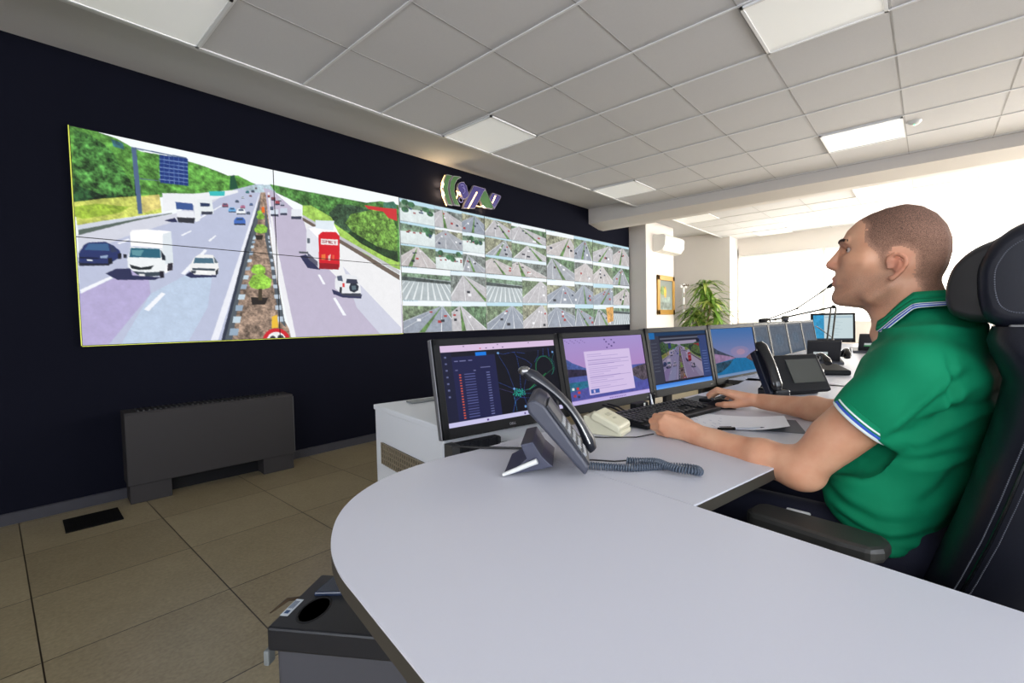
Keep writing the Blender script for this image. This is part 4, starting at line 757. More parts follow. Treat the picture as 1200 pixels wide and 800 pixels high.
# ================================================================ FAR DESK PHONE with display
p2=thing('desk_phone','black desk phone with a large dark display between the man\'s arm and the dim monitors','phone',L(1.41,.40,DZ),DR-math.radians(24))
s2=math.radians(62)
def Q2(a,b): return (-.03+a*math.cos(s2)-b*math.sin(s2), .010+a*math.sin(s2)+b*math.cos(s2))
MB().prism([Q2(0,0),Q2(0,.02),Q2(.005,.026),Q2(.17,.026),Q2(.178,.018),Q2(.178,0)],-.075,.185,axis='x').build('phone_body',M_BLACK,p2,bevel=.005)
q=MB().box((0,0,0),(.165,.003,.11)).build('display',mat('phone_display_grey',(72,74,70),.12),p2); y,z=Q2(.095,.0275); q.location=(.085,y,z); q.rotation_euler=(-(PI/2-s2),0,0)
MB().prism([(.0,0),(.10,0),(.10,.02),(.045,.10),(.03,.08)],-.06,.17,axis='x').build('stand',M_BLACK,p2,bevel=.004)
MB().box((-.085,-.015,.02),(.075,.11,.04),bev=.01).build('cradle_foot',M_BLACKG,p2)
rings=[]
for k in range(13):
    t=k/12; a=-.005+t*.225; bb=.030+.016*math.sin(t*PI); y,z=Q2(a,bb); w=.029-.004*math.sin(t*PI); th=.013+.010*(abs(t-.5)*2)**3
    if k in (0,12): w*=.6; th*=.5
    rings.append([(-.105+w*math.cos(q*PI/8),y-math.sin(s2)*th*math.sin(q*PI/8),z+.016+math.cos(s2)*th*math.sin(q*PI/8)) for q in range(16)])
MB().loft(rings).build('handset',M_BLACKG,p2)
MB().prism([Q2(.0,.0),Q2(0,.03),Q2(.20,.03),Q2(.20,.0)],-.14,-.074,axis='x').build('handset_cradle',mat('navy_black',(22,26,40),.3),p2,bevel=.004)
# ================================================================ FAR DESK THINGS
def back_phone(loc,rz,label,s=1.0,lab=True):
    t=thing('desk_phone',label,'phone',loc,rz,'phones on the far desk')
    b=MB().prism([(-.02,.01),(.0,.0),(.085,.165),(.07,.175),(.055,.17)],-.10*s,.10*s,axis='x').build('display_back',mat('back_black',(34,34,38),.5),t,bevel=.004)
    MB().prism([(-.14,.0),(.05,.0),(.05,.02),(-.14,.045)],-.12*s,.14*s,axis='x').build('base',M_DGREY,t,bevel=.006)
    if lab:
        q=MB().box((0,0,0),(.085,.002,.035)).build('label_sticker',[mat('label_white',(226,232,228),.5)],t); q.location=(.02,.046,.075); q.rotation_euler=(-.5,0,0)
        q2=MB().box((0,0.0005,-.010),(.085,.002,.014)).build('green_stripe',mat('label_green',(60,160,90),.5),q)
    MB().tube([(-.13*s-.01*math.sin(k/8*PI),-.10+.2*k/8*.9,.055+.05*math.sin(k/8*PI)) for k in range(9)],[.02,.024,.018,.016,.016,.016,.018,.024,.02],10,flat=.7).build('handset',M_BLACKG,t)
    MB().tube([(-.155*s-.01*math.sin(k/8*PI),-.10+.2*k/8*.9,.062+.052*math.sin(k/8*PI)) for k in range(9)],.003,6).build('silver_rim',M_STEEL,t)
    return t
back_phone((3.58,-3.42,DZ),math.radians(-75)+PI,'black desk phone seen from behind with a white and green sticker',1)
back_phone((4.9,-3.60,DZ),math.radians(-75)+PI,'smaller looking black phone seen from behind close to the man\'s chest',1)
hp=thing('telephone_handset','black low phone base with a looped handset right of the large display phone','phone',(2.95,-3.52,DZ),math.radians(-65))
MB().prism([(-.11,0),(.11,0),(.11,.05),(-.11,.03)],-.10,.10,axis='x').build('base',M_BLACK,hp,bevel=.01)
MB().tube([(-.02,-.12+.24*k/8,.07+.045*math.sin(k/8*PI)) for k in range(9)],[.02,.025,.017,.015,.015,.015,.017,.025,.02],10,flat=.7).build('handset',M_BLACKG,hp)
cpn=thing('cream_cup','small white cup standing between the black phones on the far desk','cup',(2.62,-3.52,DZ),.3)
MB().lathe([(.001,0),(.032,.0),(.036,.01),(.042,.05),(.043,.055),(.039,.055),(.033,.012),(.001,.008)],24).build('cup',M_WHITE,cpn)
MB().tube([(.038,0,.045),(.058,0,.042),(.06,0,.022),(.036,0,.015)],.004,8).build('handle',M_WHITE,cpn)
# articulated microphone arms
def rodpair(mb,a,b,gap=.010,r=.0065):
    a=Vector(a);b=Vector(b); s=(b-a).cross(Vector((0,0,1)))
    s=(s.normalized() if s.length>1e-4 else Vector((1,0,0)))*gap
    mb.tube([a+s,b+s],r,6); mb.tube([a-s,b-s],r,6)
M_MIC=mat('mic_dark_metal',(52,48,38),.6)
def mic_arm(base,j1,j2,head,label):
    b=Vector(base); t=thing('microphone_arm',label,'microphone arm',base,0,'jointed microphone arms')
    q=lambda p: Vector(p)-b
    MB().cyl((0,0,.012),.035,.024).build('clamp_base',M_BLACK,t)
    m=MB(); rodpair(m,(0,0,.02),q(j1),.022); m.build('lower_arm',M_MIC,t)
    m=MB(); rodpair(m,q(j1),q(j2),.012); m.build('upper_arm',M_MIC,t)
    MB().sphere(q(j1),.016,10).build('joint',M_BLACK,t); MB().sphere(q(j2),.012,10).build('joint',M_BLACK,t)
    h=q(head); d=(h-q(j2)).normalized()
    m=MB(); rodpair(m,q(j2),h,.006); m.build('boom',M_MIC,t)
    MB().tube([h-d*.02,h,h+d*.05,h+d*.055],[.008,.018,.018,.008],12).build('microphone',M_BLACK,t)
mic_arm((4.25,-3.36,DZ),(4.30,-3.39,1.155),(4.02,-3.02,1.06),(3.96,-2.96,1.055),'jointed microphone arm standing on the far desk beside the small bright monitor')
mic_arm((5.2,-2.85,DZ),(4.92,-2.75,1.055),(5.0,-3.0,1.16),(5.04,-3.26,1.36),'jointed microphone arm with its tip in front of the man\'s mouth')
mc=tag(MB().tube([(2.93,-3.57,1.13),(2.95,-3.575,1.11),(2.98,-3.58,1.07)],[.006,.009,.004],8).build('lip_microphone',M_BLACK),'dark microphone tip just in front of the man\'s chin','microphone')
bpy.data.objects.remove(mc)
wc=thing('webcam','small dark webcam on top of the dim grey monitors','webcam',(4.55,-2.985,1.037),.5)
MB().box((0,0,.028),(.075,.045,.05),bev=.012).build('camera_body',M_DGREY,wc); MB().cyl((0,-.026,.03),.014,.01,'y',14).build('lens',M_BLACKG,wc); MB().box((0,0,-.0),(.04,.05,.012),bev=.003).build('clip',M_BLACK,wc)
# ================================================================ PILLAR SIDE: AC, picture, mirror, coat stand
M_AC=mat('ac_white',(236,233,226),.4)
def ac(loc,rz,label,w=.85,s=1):
    t=thing('air_conditioner',label,'air conditioner',loc,rz,'wall mounted air conditioners')
    MB().prism([(0,.0),(0,.29*s),(-.20*s,.29*s),(-.235*s,.25*s),(-.225*s,.10*s),(-.17*s,.02*s),(-.10*s,.0)],-w/2,w/2,axis='x').build('casing',M_AC,t,bevel=.004)
    MB().prism([(-.09*s,-.004),(-.17*s,.012*s),(-.21*s,.07*s),(-.200*s,.075*s),(-.16*s,.024*s),(-.09*s,.008)],-w/2+.03,w/2-.03,axis='x').build('louvre',mat('ac_louvre',(206,202,194),.4),t)
    MB().box((0,-.2375*s,.16*s),(w*.98,.003,.004)).build('front_seam',mat('ac_seam',(170,166,158),.5),t)
    for k in range(6): pass
    return t
ac((8.0,-.30,2.28),0,'white air conditioner mounted high on the pillar above the framed picture')
ac((8.95,.35,2.14),0,'smaller looking cream air conditioner in the recess behind the pillar',.9)
pf=thing('framed_picture','gold framed upright picture hanging on the pillar','picture',(8.08,-.302,1.52),0)
f=MB()
for sx in (-1,1): f.box((sx*.33,-.015,0),(.09,.03,.72),bev=.006); f.box((0,-.015,sx*.315),(.75,.03,.09),bev=.006)
f.build('gold_frame',mat('gold_frame',(176,132,52),.4,metal=.3),pf)
c=Canvas(120,150,(120,124,116)); c.grad(0,0,1,1,(118,124,118),(150,160,150)); c.ell(.3,.35,.25,.15,(110,130,80),.4); c.ell(.45,.4,.08,.2,(220,160,60),.3); c.poly([(.2,.6),(.8,.55),(.9,1),(.1,1)],(150,164,158),.2); c.rect(.1,.75,.9,.95,(130,140,134),.3)
def paint_mat():
    m=screen_mat('framed_painting',0,.6,.3); nt=m.node_tree; a=[n for n in nt.nodes if n.type=='ATTRIBUTE'][0]; nt.links.new(a.outputs['Color'],nt.nodes['Principled BSDF'].inputs['Base Color']); return m
picture('painting',c.sample(30,36),.58,.55,paint_mat(),pf,(0,-.012,0))
mr=thing('room_divider','pair of grey door panels standing in the recess behind the pillar','door panel',(9.25,.22,FZ),0)
for x in (-.52,.16): MB().box((x,0,.9),(.56,.03,1.8)).build('panel',mat('divider_grey',(128,130,134),.4),mr)
MB().box((-.18,-.01,.9),(.05,.04,1.84)).build('post',M_WHITE,mr)
cs=thing('coat_stand','white coat rack post with small hooks beside the plant','coat stand',(9.35,-.14,FZ),0)
MB().box((0,0,.92),(.075,.03,1.84)).build('post',M_WHITE,cs)
MB().box((0,0,1.78),(.34,.03,.06),bev=.005).build('cross_bar',M_WHITE,cs)
MB().lathe([(.001,0),(.17,0),(.17,.02),(.02,.035),(.001,.035)],24).build('base',M_WHITE,cs)
for k in range(4): MB().tube([(-.14+k*.09,-.015,1.80),(-.14+k*.09,-.05,1.79),(-.14+k*.09,-.06,1.83)],.008,8).build('hook',mat('hook_brown',(96,70,44),.4),cs)
for k,z in enumerate((1.6,1.35,1.1)): MB().box((0,-.018,z),(.03,.006,.09)).build('slot_plate',mat('hook_brown',(96,70,44),.4),cs)
# ================================================================ PLANT
pl=thing('potted_plant','tall green dracaena plant by the bright window','plant',(8.85,-.74,FZ),0)
MB().lathe([(.001,0),(.15,0),(.19,.33),(.2,.36),(.185,.36),(.175,.32),(.001,.31)],28).build('pot',mat('terracotta_pot',(150,92,62),.7),pl)
tr=MB(); stems=[((0,0),(.03,0),1.75),((.05,.04),(.10,.22),1.28),((-.04,.03),(-.14,-.18),1.45),((.0,-.05),(-.02,.12),1.12),((0,.05),(.05,-.2),1.15)]
for a,b,h in stems: tr.tube([(a[0],a[1],.3),(a[0]*.5+b[0]*.5,a[1]*.5+b[1]*.5,h*.6),(b[0],b[1],h)],[.022,.018,.014],8)
tr.build('stem',mat('plant_stem',(120,104,70),.8),pl)
M_LEAF=mat('leaf_green',(104,142,52),.4,noise=.35,nscale=7); M_LEAFL=mat('leaf_yellow_green',(176,192,100),.4,noise=.3,nscale=7)
rr=random.Random(4); mb=MB()
for a,b,h in stems:
    for k in range(46):
        ang=k*2.4+rr.uniform(-.3,.3); lev=k/46; z=h-.20*lev+.04; ln=rr.uniform(.30,.48); up=1.4-1.5*rr.random()-.3*lev
        mb.cur=1 if rr.random()<.3 else 0; c0=Vector((b[0],b[1],z)); d=Vector((math.cos(ang),math.sin(ang),0)); pr=Vector((-d.y,d.x,0)); V=[];n=7
        for i in range(n):
            t=i/(n-1); r=ln*(t*math.cos(up*(1-t*.7))); zz=ln*(math.sin(up)*t-.75*t*t); w=.030*math.sin(PI*min(1,t*.92+.1))**.7
            p=c0+d*r+Vector((0,0,zz)); V+= [p+pr*w+Vector((0,0,.006)), p, p-pr*w+Vector((0,0,.006))]
        F=[]
        for i in range(n-1):
            F+=[[i*3,i*3+1,(i+1)*3+1,(i+1)*3],[i*3+1,i*3+2,(i+1)*3+2,(i+1)*3+1]]
        mb.add(V,F,True)
mb.build('foliage',[M_LEAF,M_LEAFL],pl)
# ================================================================ CHAIR
CU=.59
ch=thing('office_chair','large black leather operator chair with a big headrest','chair',L(CU,-.25,FZ),DR)
M_LEA=mat('black_leather',(21,23,33),.38,bump=.12,bscale=300,spec=.4); M_LEA2=mat('lighter_leather',(38,37,38),.32,bump=.1,bscale=300,spec=.4); M_SEAM=mat('stitch_grey',(88,90,100),.7)  # second leather is lighter and shinier, for the headrest pad
def vf(z):  # front line of the backrest, v against absolute height
    T=[(.42,-.20),(.50,-.222),(.615,-.262),(.70,-.288),(.77,-.306),(.84,-.322),(.90,-.336),(.965,-.346),(1.0,-.335),(1.03,-.32),(1.055,-.33)]
    for (a,p),(b,q) in zip(T[:-1],T[1:]):
        if a<=z<=b: return p+(q-p)*(z-a)/(b-a)
    return T[0][1] if z<T[0][0] else T[-1][1]
def serow(cx,cy,z,a,b,e,n=40):
    r=[]
    for k in range(n):
        t=2*PI*k/n; c_,s_=math.cos(t),math.sin(t); r.append((cx+a*math.copysign(abs(c_)**(2/e),c_),cy+b*math.copysign(abs(s_)**(2/e),s_),z))
    return r
YO=.25  # v of the chair origin is -.25
rings=[]
for k in range(27):
    z=.43+(1.062-.43)*k/26; hw=.255+.02*math.sin(k/26*PI); d=.105
    if k>22: q=(k-22)/4; hw*=(1-.16*q*q); d*=(1-.45*q**2)
    if k<2: d*=.8+.1*k
    f=vf(z); rings.append(serow(0,f+YO-d,z-FZ,hw,d,3.2,44))
MB().loft(rings).build('backrest',M_LEA,ch)
def seam(name,pts,r,m): return MB().tube(pts,r,6).build(name,m,ch)
for sx in (-1,1):
    def off(z,o): return vf(z)+YO-o
    zs=[.50+.5*k/20 for k in range(21)]
    pts=[(sx*(.2545+.02*math.sin((z-.43)/.632*PI)-.0025),off(z,.062+.02*(z-.5)),z-FZ) for z in zs]
    seam('piping',pts,.0028,M_BLACKG)
    for o in (-.010,.010):
        d=MB()
        for a in range(len(pts)-1):
            for b in range(7):
                t=(b+.2)/7; t2=(b+.75)/7; p=Vector(pts[a]).lerp(Vector(pts[a+1]),t)+Vector((sx*.0012,o,0)); q=Vector(pts[a]).lerp(Vector(pts[a+1]),t2)+Vector((sx*.0012,o,0)); d.tube([p,q],.0011,4)
        d.build('stitching',M_SEAM,ch)
    x=sx*.272; seam('panel_piping',[(x,off(.845,.078),.845-FZ),(x-.0*sx,off(.84,.125),.842-FZ),(x-sx*.006,off(.84,.17),.838-FZ)],.0022,M_BLACKG)
# headrest: pad and body, profile in (v,z)
def hring(u,prof,s,cv,cz): return [(u,cv+(v-cv)*s+YO,cz+(z-cz)*s-FZ) for v,z in prof]
pad=[(-.270,1.115),(-.272,1.145),(-.282,1.178),(-.305,1.205),(-.335,1.221),(-.37,1.226),(-.37,1.065),(-.33,1.068),(-.300,1.073),(-.278,1.087)]
hb_=[(-.318,1.120),(-.318,1.165),(-.328,1.195),(-.345,1.222),(-.375,1.243),(-.41,1.248),(-.45,1.235),(-.475,1.20),(-.48,1.15),(-.47,1.10),(-.44,1.072),(-.40,1.060),(-.355,1.058),(-.328,1.078)]
def dens(P,n=4):
    q=catmull([tuple(p) for p in P]+[tuple(P[0])],n); return [tuple(float(v) for v in p) for p in q[:-1]]
def pillow(name,prof,u0,u1,m,rnd=.03):
    prof=dens(prof); cv=sum(p[0] for p in prof)/len(prof); cz=sum(p[1] for p in prof)/len(prof); R=[]
    n=8
    for k in range(n+1): t=k/n*PI/2; R.append(hring(u0+rnd*(1-math.sin(t)),prof,1-.22*(1-math.cos(PI/2-t)) if False else 1-.30*(1-math.sin(t))**1.0*.9 if k else .55,cv,cz)) if False else R.append(hring(u0+rnd*(1-math.sin(t)),prof,.62+.38*math.sin(t+0*k) if k else .35,cv,cz)) if False else R.append(hring(u0+rnd*(1-math.cos(t)),prof,max(.05,.74+.26*math.sin(t)),cv,cz))
    for k in range(n,-1,-1): t=k/n*PI/2; R.append(hring(u1-rnd*(1-math.cos(t)),prof,max(.05,.74+.26*math.sin(t)),cv,cz))
    return MB().loft(R).build(name,m,ch)
pillow('headrest_pad',pad,-.165,.165,M_LEA2,.035)
pillow('headrest',hb_,-.19,.19,M_LEA,.03)
pr=dens(hb_); cv=-.40; cz=1.15
for sc,nm in ((.86,'stitching'),):
    d=MB(); P=[(-.1905,cv+(v-cv)*sc*.8+YO,cz+(z-cz)*sc*.8-FZ) for v,z in pr]; P.append(P[0])
    for a in range(len(P)-1):
        for b in range(2): p=Vector(P[a]).lerp(Vector(P[a+1]),b*.5+.1); q=Vector(P[a]).lerp(Vector(P[a+1]),b*.5+.38); d.tube([p,q],.0011,4)
    d.build(nm,M_SEAM,ch)
MB().box((-.16,-.405+YO,1.06-FZ),(.05,.09,.012),bev=.004).build('bracket',M_STEEL,ch,'silver metal plate')
MB().box((0,-.42+YO,1.05-FZ),(.10,.04,.10),bev=.008).build('headrest_post',M_BLACK,ch)
MB().box((0,.0+YO-.06,.455-FZ),(.50,.52,.11),bev=.04,seg=4).build('seat',M_LEA,ch)
for sx in (-1,1):
    x=sx*.285
    A=[(x-.045,.27-.0),( x-.03,.285),(x+.03,.285),(x+.045,.27),(x+.05,.10),(x+.045,.045),(x+.02,.03),(x-.02,.03),(x-.045,.045),(x-.05,.10)]
    b=MB().prism([(p[0]-x,p[1]) for p in A],.618-FZ,.650-FZ).build('armrest',mat('armrest_rubber',(52,52,50),.45),ch,bevel=.010); b.location=(x,0,0)
    MB().box((x,.15,.54-FZ),(.045,.08,.17),bev=.01).build('armrest_post',M_BLACK,ch); MB().box((x*.8,.12,.455-FZ),(.16,.06,.03),bev=.008).build('armrest_bracket',M_BLACK,ch)
MB().cyl((0,.14,.24),.03,.34).build('gas_column',M_STEEL,ch); MB().box((0,.14,.40),(.22,.26,.05),bev=.01).build('mechanism',M_BLACK,ch)
for k in range(5):
    a=k*2*PI/5+.3; d=Vector((math.cos(a),math.sin(a),0)); c0=Vector((0,.14,0))
    lg_=MB().tube([c0+Vector((0,0,.115)),c0+d*.15+Vector((0,0,.10)),c0+d*.33+Vector((0,0,.075))],[.028,.022,.016],10).build('base_leg',M_BLACK,ch)
    cw=c0+d*.325; MB().cyl((cw.x,cw.y,.03),.03,.045,'x').build('caster',M_BLACKG,lg_)
# ================================================================ PERSON (signed distance field -> one continuous surface)
class SDF:
    def __init__(s,lo,hi,h):
        s.lo=np.array(lo,float); s.h=h; s.n=np.ceil((np.array(hi)-s.lo)/h).astype(int)+1
        s.D=np.full(tuple(s.n),.05,np.float32)
    def reg(s,lo,hi):
        a=np.maximum(0,np.floor((np.array(lo)-s.lo)/s.h).astype(int)); b=np.minimum(s.n,np.ceil((np.array(hi)-s.lo)/s.h).astype(int)+1)
        if (b<=a).any(): return None
        ax=[(s.lo[i]+s.h*np.arange(a[i],b[i])).astype(np.float32) for i in range(3)]
        return tuple(slice(a[i],b[i]) for i in range(3)), ax[0][:,None,None],ax[1][None,:,None],ax[2][None,None,:]
    def put(s,sl,d,k,mode):
        A=s.D[sl]
        if mode=='add':
            h=np.clip(.5+.5*(A-d)/k,0,1); s.D[sl]=A*(1-h)+d*h-k*h*(1-h)
        else:
            h=np.clip(.5-.5*(A+d)/k,0,1); s.D[sl]=A*(1-h)-d*h+k*h*(1-h)
    def cap(s,p0,p1,r0,r1,k=.012,mode='add',flat=None):
        p0=np.array(p0,float);p1=np.array(p1,float); m=max(r0,r1)+k+.03
        q=s.reg(np.minimum(p0,p1)-m,np.maximum(p0,p1)+m)
        if q is None: return
        sl,X,Y,Z=q; d=p1-p0; L2=(d@d) or 1e-9
        t=np.clip(((X-p0[0])*d[0]+(Y-p0[1])*d[1]+(Z-p0[2])*d[2])/L2,0,1)
        dx,dy,dz=X-p0[0]-t*d[0],Y-p0[1]-t*d[1],Z-p0[2]-t*d[2]
        if flat is not None: # (axis vector, factor): squash thickness along axis
            ax,f=np.array(flat[0],float),flat[1]; ax/=np.linalg.norm(ax); c=dx*ax[0]+dy*ax[1]+dz*ax[2]; e=1/f-1
            dx,dy,dz=dx+ax[0]*c*e,dy+ax[1]*c*e,dz+ax[2]*c*e
        s.put(sl,(np.sqrt(dx*dx+dy*dy+dz*dz)-(r0+(r1-r0)*t)).astype(np.float32),k,mode)
    def ell(s,c,r,k=.012,mode='add',rx=0):
        c=np.array(c,float); r=np.array(r,float); m=r.max()+k+.03; q=s.reg(c-m,c+m)
        if q is None: return
        sl,X,Y,Z=q; x,y,z=X-c[0],Y-c[1],Z-c[2]
        if rx: y,z=y*math.cos(rx)+z*math.sin(rx),-y*math.sin(rx)+z*math.cos(rx)
        q=np.sqrt((x/r[0])**2+(y/r[1])**2+(z/r[2])**2); g=np.sqrt((x/r[0]**2)**2+(y/r[1]**2)**2+(z/r[2]**2)**2)+1e-9
        s.put(sl,(q*(q-1)/g).astype(np.float32),k,mode)
    def chain(s,pts,rs,k=.012,**kw):
        for a,b,ra,rb in zip(pts[:-1],pts[1:],rs[:-1],rs[1:]): s.cap(a,b,ra,rb,k,**kw)
    def smooth(s,n=1):
        for _ in range(n):
            for ax in range(3):
                A=s.D; B=A.copy(); sl=[slice(None)]*3; a=sl.copy();b=sl.copy();c=sl.copy(); a[ax]=slice(0,-2);b[ax]=slice(1,-1);c[ax]=slice(2,None)
                B[tuple(b)]=.25*A[tuple(a)]+.5*A[tuple(b)]+.25*A[tuple(c)]; s.D=B
    def mesh(s):
        D=s.D; n=np.array(D.shape); I=D<0
        cnt=np.zeros(tuple(n-1),np.int8)
        for i in (0,1):
            for j in (0,1):
                for k in (0,1): cnt+=I[i:n[0]-1+i,j:n[1]-1+j,k:n[2]-1+k]
        act=np.argwhere((cnt>0)&(cnt<8)); idx=np.full(tuple(n-1),-1,np.int32); idx[tuple(act.T)]=np.arange(len(act))
        C=[(i,j,k) for i in (0,1) for j in (0,1) for k in (0,1)]
        val={c:D[act[:,0]+c[0],act[:,1]+c[1],act[:,2]+c[2]] for c in C}
        P=np.zeros((len(act),3)); W=np.zeros(len(act))
        for c in C:
            for ax in range(3):
                if c[ax]==0:
                    e=list(c); e[ax]=1; e=tuple(e); a=val[c]; b=val[e]; m=(a<0)!=(b<0); t=np.where(m,a/np.where(m,a-b,1),0)
                    for q in range(3): P[:,q]+=np.where(m,c[q]+(t if q==ax else 0),0)
                    W+=m
        V=s.lo+s.h*(act+P/W[:,None]); F=[]
        for ax in range(3):
            u,v=[(1,2),(2,0),(0,1)][ax]; a=[slice(None)]*3; b=[slice(None)]*3; a[ax]=slice(0,-1); b[ax]=slice(1,None)
            A=I[tuple(a)]; B=I[tuple(b)]; e=np.argwhere(A!=B); e=e[(e[:,u]>0)&(e[:,v]>0)&(e[:,u]<n[u]-1)&(e[:,v]<n[v]-1)]
            if not len(e): continue
            ins=A[tuple(e.T)]; q=[]
            for du,dv in ((-1,-1),(0,-1),(0,0),(-1,0)):
                c=e.copy(); c[:,u]+=du; c[:,v]+=dv; q.append(idx[tuple(c.T)])
            q=np.stack(q,1); q[~ins]=q[~ins][:,::-1]; q=q[(q>=0).all(1)]; F.append(q)
        return V,np.concatenate(F)
pr_=thing('person','man with shaved dark hair in a green polo shirt sitting at the desk, side on','person',L(0,0,0),DR)
PU=.57
B=SDF((.30,-.36,.60),(1.08,.56,1.36),.003)
u0=PU
# --- head: inflate the side profile, then add the features
PROF=[(-.182,1.334),(-.150,1.331),(-.118,1.322),(-.093,1.309),(-.074,1.290),(-.063,1.268),(-.0635,1.250),(-.060,1.232),(-.0555,1.212),(-.053,1.197),(-.049,1.182),(-.0475,1.168),(-.050,1.155),(-.046,1.142),(-.045,1.130),(-.050,1.118),(-.062,1.111),(-.082,1.107),(-.105,1.104),(-.135,1.108),(-.165,1.112),(-.200,1.118),(-.228,1.135),(-.240,1.160),(-.2525,1.190),(-.2585,1.220),(-.2585,1.248),(-.250,1.278),(-.233,1.305),(-.209,1.325)]
def prof_sd(Y,Z):
    P=np.array(PROF); d=np.full(Y.shape,9.); ins=np.zeros(Y.shape,bool)
    for i in range(len(P)):
        a,b=P[i-1],P[i]; e=b-a; t=np.clip(((Y-a[0])*e[0]+(Z-a[1])*e[1])/(e@e),0,1); d=np.minimum(d,np.hypot(Y-a[0]-t*e[0],Z-a[1]-t*e[1]))
        if a[1]!=b[1]: ins^=((a[1]>Z)!=(b[1]>Z))&(Y<(b[0]-a[0])*(Z-a[1])/(b[1]-a[1])+a[0])
    return np.where(ins,d,-d)
sl,X,Y,Z=B.reg((u0-.12,-.30,1.06),(u0+.12,0,1.36))
Yg,Zg=np.meshgrid(Y.ravel(),Z.ravel(),indexing='ij'); sd=prof_sd(Yg,Zg)
Wz=np.interp(Zg,[1.09,1.115,1.14,1.165,1.19,1.215,1.25,1.29,1.34],[.046,.050,.056,.062,.068,.071,.0765,.079,.079])
front=np.clip((Yg+.16)/.11,0,1); Wz=Wz*(1-.20*front*np.interp(Zg,[1.1,1.2,1.25,1.3],[1.3,1.0,.6,.3]))
R=np.interp(Zg,[1.10,1.20,1.26,1.33],[.050,.062,.070,.085])
g=np.sqrt(np.clip(1-(1-np.clip(sd,0,R)/R)**2,0,1)); w=Wz*g
f=np.where(sd[None]>0,np.abs(X-u0)-w[None],np.hypot(np.abs(X-u0),-sd[None]))*np.where(sd>0,np.clip(.35+.65*sd/R,.35,1),1)[None]
B.put(sl,f.astype(np.float32),.004,'add')
def H(p): return (u0+p[0],p[1],p[2])
for sg in (-1,1):
    B.ell(H((sg*.040,-.066,1.2405)),(.024,.022,.0115),.007,'sub')                    # eye socket
    B.cap(H((sg*.014,-.066,1.2605)),H((sg*.046,-.080,1.2615)),.0075,.006,.010)     # brow ridge
    B.cap(H((sg*.040,-.088,1.212)),H((sg*.056,-.115,1.208)),.012,.012,.022)        # cheekbone
    B.chain([H((sg*.018,-.0800,1.2450)),H((sg*.031,-.0765,1.2490)),H((sg*.049,-.0925,1.2450))],[.0038,.0045,.0038],.003)    # upper lid
    B.chain([H((sg*.018,-.0810,1.2370)),H((sg*.031,-.0790,1.2325)),H((sg*.049,-.0935,1.2362))],[.0034,.0036,.0034],.003)   # lower lid
    B.cap(H((sg*.011,-.052,1.2045)),H((sg*.0145,-.059,1.2050)),.0082,.0078,.005)      # nostril wing
    B.cap(H((sg*.046,-.125,1.128)),H((sg*.055,-.160,1.150)),.012,.010,.025)        # jaw angle
B.cap(H((0,-.068,1.252)),H((0,-.0425,1.2150)),.0075,.0100,.010)                      # nose bridge
B.ell(H((0,-.0420,1.2115)),(.0120,.0115,.0100),.006); B.cap(H((0,-.046,1.2035)),H((0,-.054,1.199)),.005,.006,.005)
B.cap(H((-.017,-.058,1.1745)),H((0,-.0475,1.1775)),.0030,.0052,.004); B.cap(H((0,-.0475,1.1775)),H((.017,-.058,1.1745)),.0052,.0030,.004)
B.cap(H((-.016,-.058,1.1665)),H((0,-.0495,1.1640)),.0032,.0058,.004); B.cap(H((0,-.0495,1.1640)),H((.016,-.058,1.1665)),.0058,.0032,.004)
for a,b in (((-.024,-.064,1.1705),(0,-.0415,1.1712)),((0,-.0415,1.1712),(.024,-.064,1.1705))): B.cap(H(a),H(b),.0014,.0014,.003,'sub')
B.ell(H((0,-.058,1.130)),(.020,.0135,.014),.012)
# ears
for sg in (-1,1):
    ex=sg*.075
    def E_(v,z,o=0): return H((ex+sg*(o+max(0,(-.165-v))*.35),v+.011,1.190+(z-1.190)*.86))
    rim=[(-.166,1.203),(-.169,1.215),(-.180,1.222),(-.192,1.219),(-.200,1.208),(-.200,1.194),(-.193,1.180),(-.184,1.169),(-.176,1.162),(-.170,1.163)]
    B.cap(E_(-.178,1.20,-.004),E_(-.186,1.19,-.001),.012,.013,.008,flat=((1,0,0),.45))
    B.chain([E_(v,z,.003) for v,z in rim],[.0040,.0042,.0045,.0045,.0045,.0045,.0045,.0048,.0062,.0045],.003)
    B.chain([E_(v,z,.002) for v,z in ((-.176,1.207),(-.188,1.206),(-.190,1.195),(-.184,1.184))],[.003,.003,.0032,.003],.003)
    B.ell(E_(-.177,1.191,.006),(.006,.0060,.0085),.003,'sub'); B.ell(E_(-.183,1.2,.005),(.004,.004,.004),.003,'sub')
    B.cap(E_(-.167,1.196,.002),E_(-.1675,1.188,.002),.0035,.0035,.003)
# neck and a shoulder core hidden inside the shirt
B.cap(H((0,-.180,1.135)),H((0,-.205,1.03)),.056,.060,.018); B.cap(H((0,-.150,1.115)),H((0,-.185,1.04)),.040,.050,.02)
B.cap(H((0,-.205,1.12)),H((0,-.222,1.03)),.046,.046,.02)
for sg in (-1,1): B.cap(H((sg*.045,-.205,1.145)),H((sg*.016,-.135,1.045)),.012,.010,.016)       # neck tendon
B.cap(H((-.10,-.225,.96)),H((.10,-.225,.96)),.075,.075,.03); B.cap(H((0,-.22,1.00)),H((0,-.16,.70)),.080,.080,.05)
B.cap(H((-.05,-.155,.69)),H((.05,-.155,.69)),.075,.075,.04)
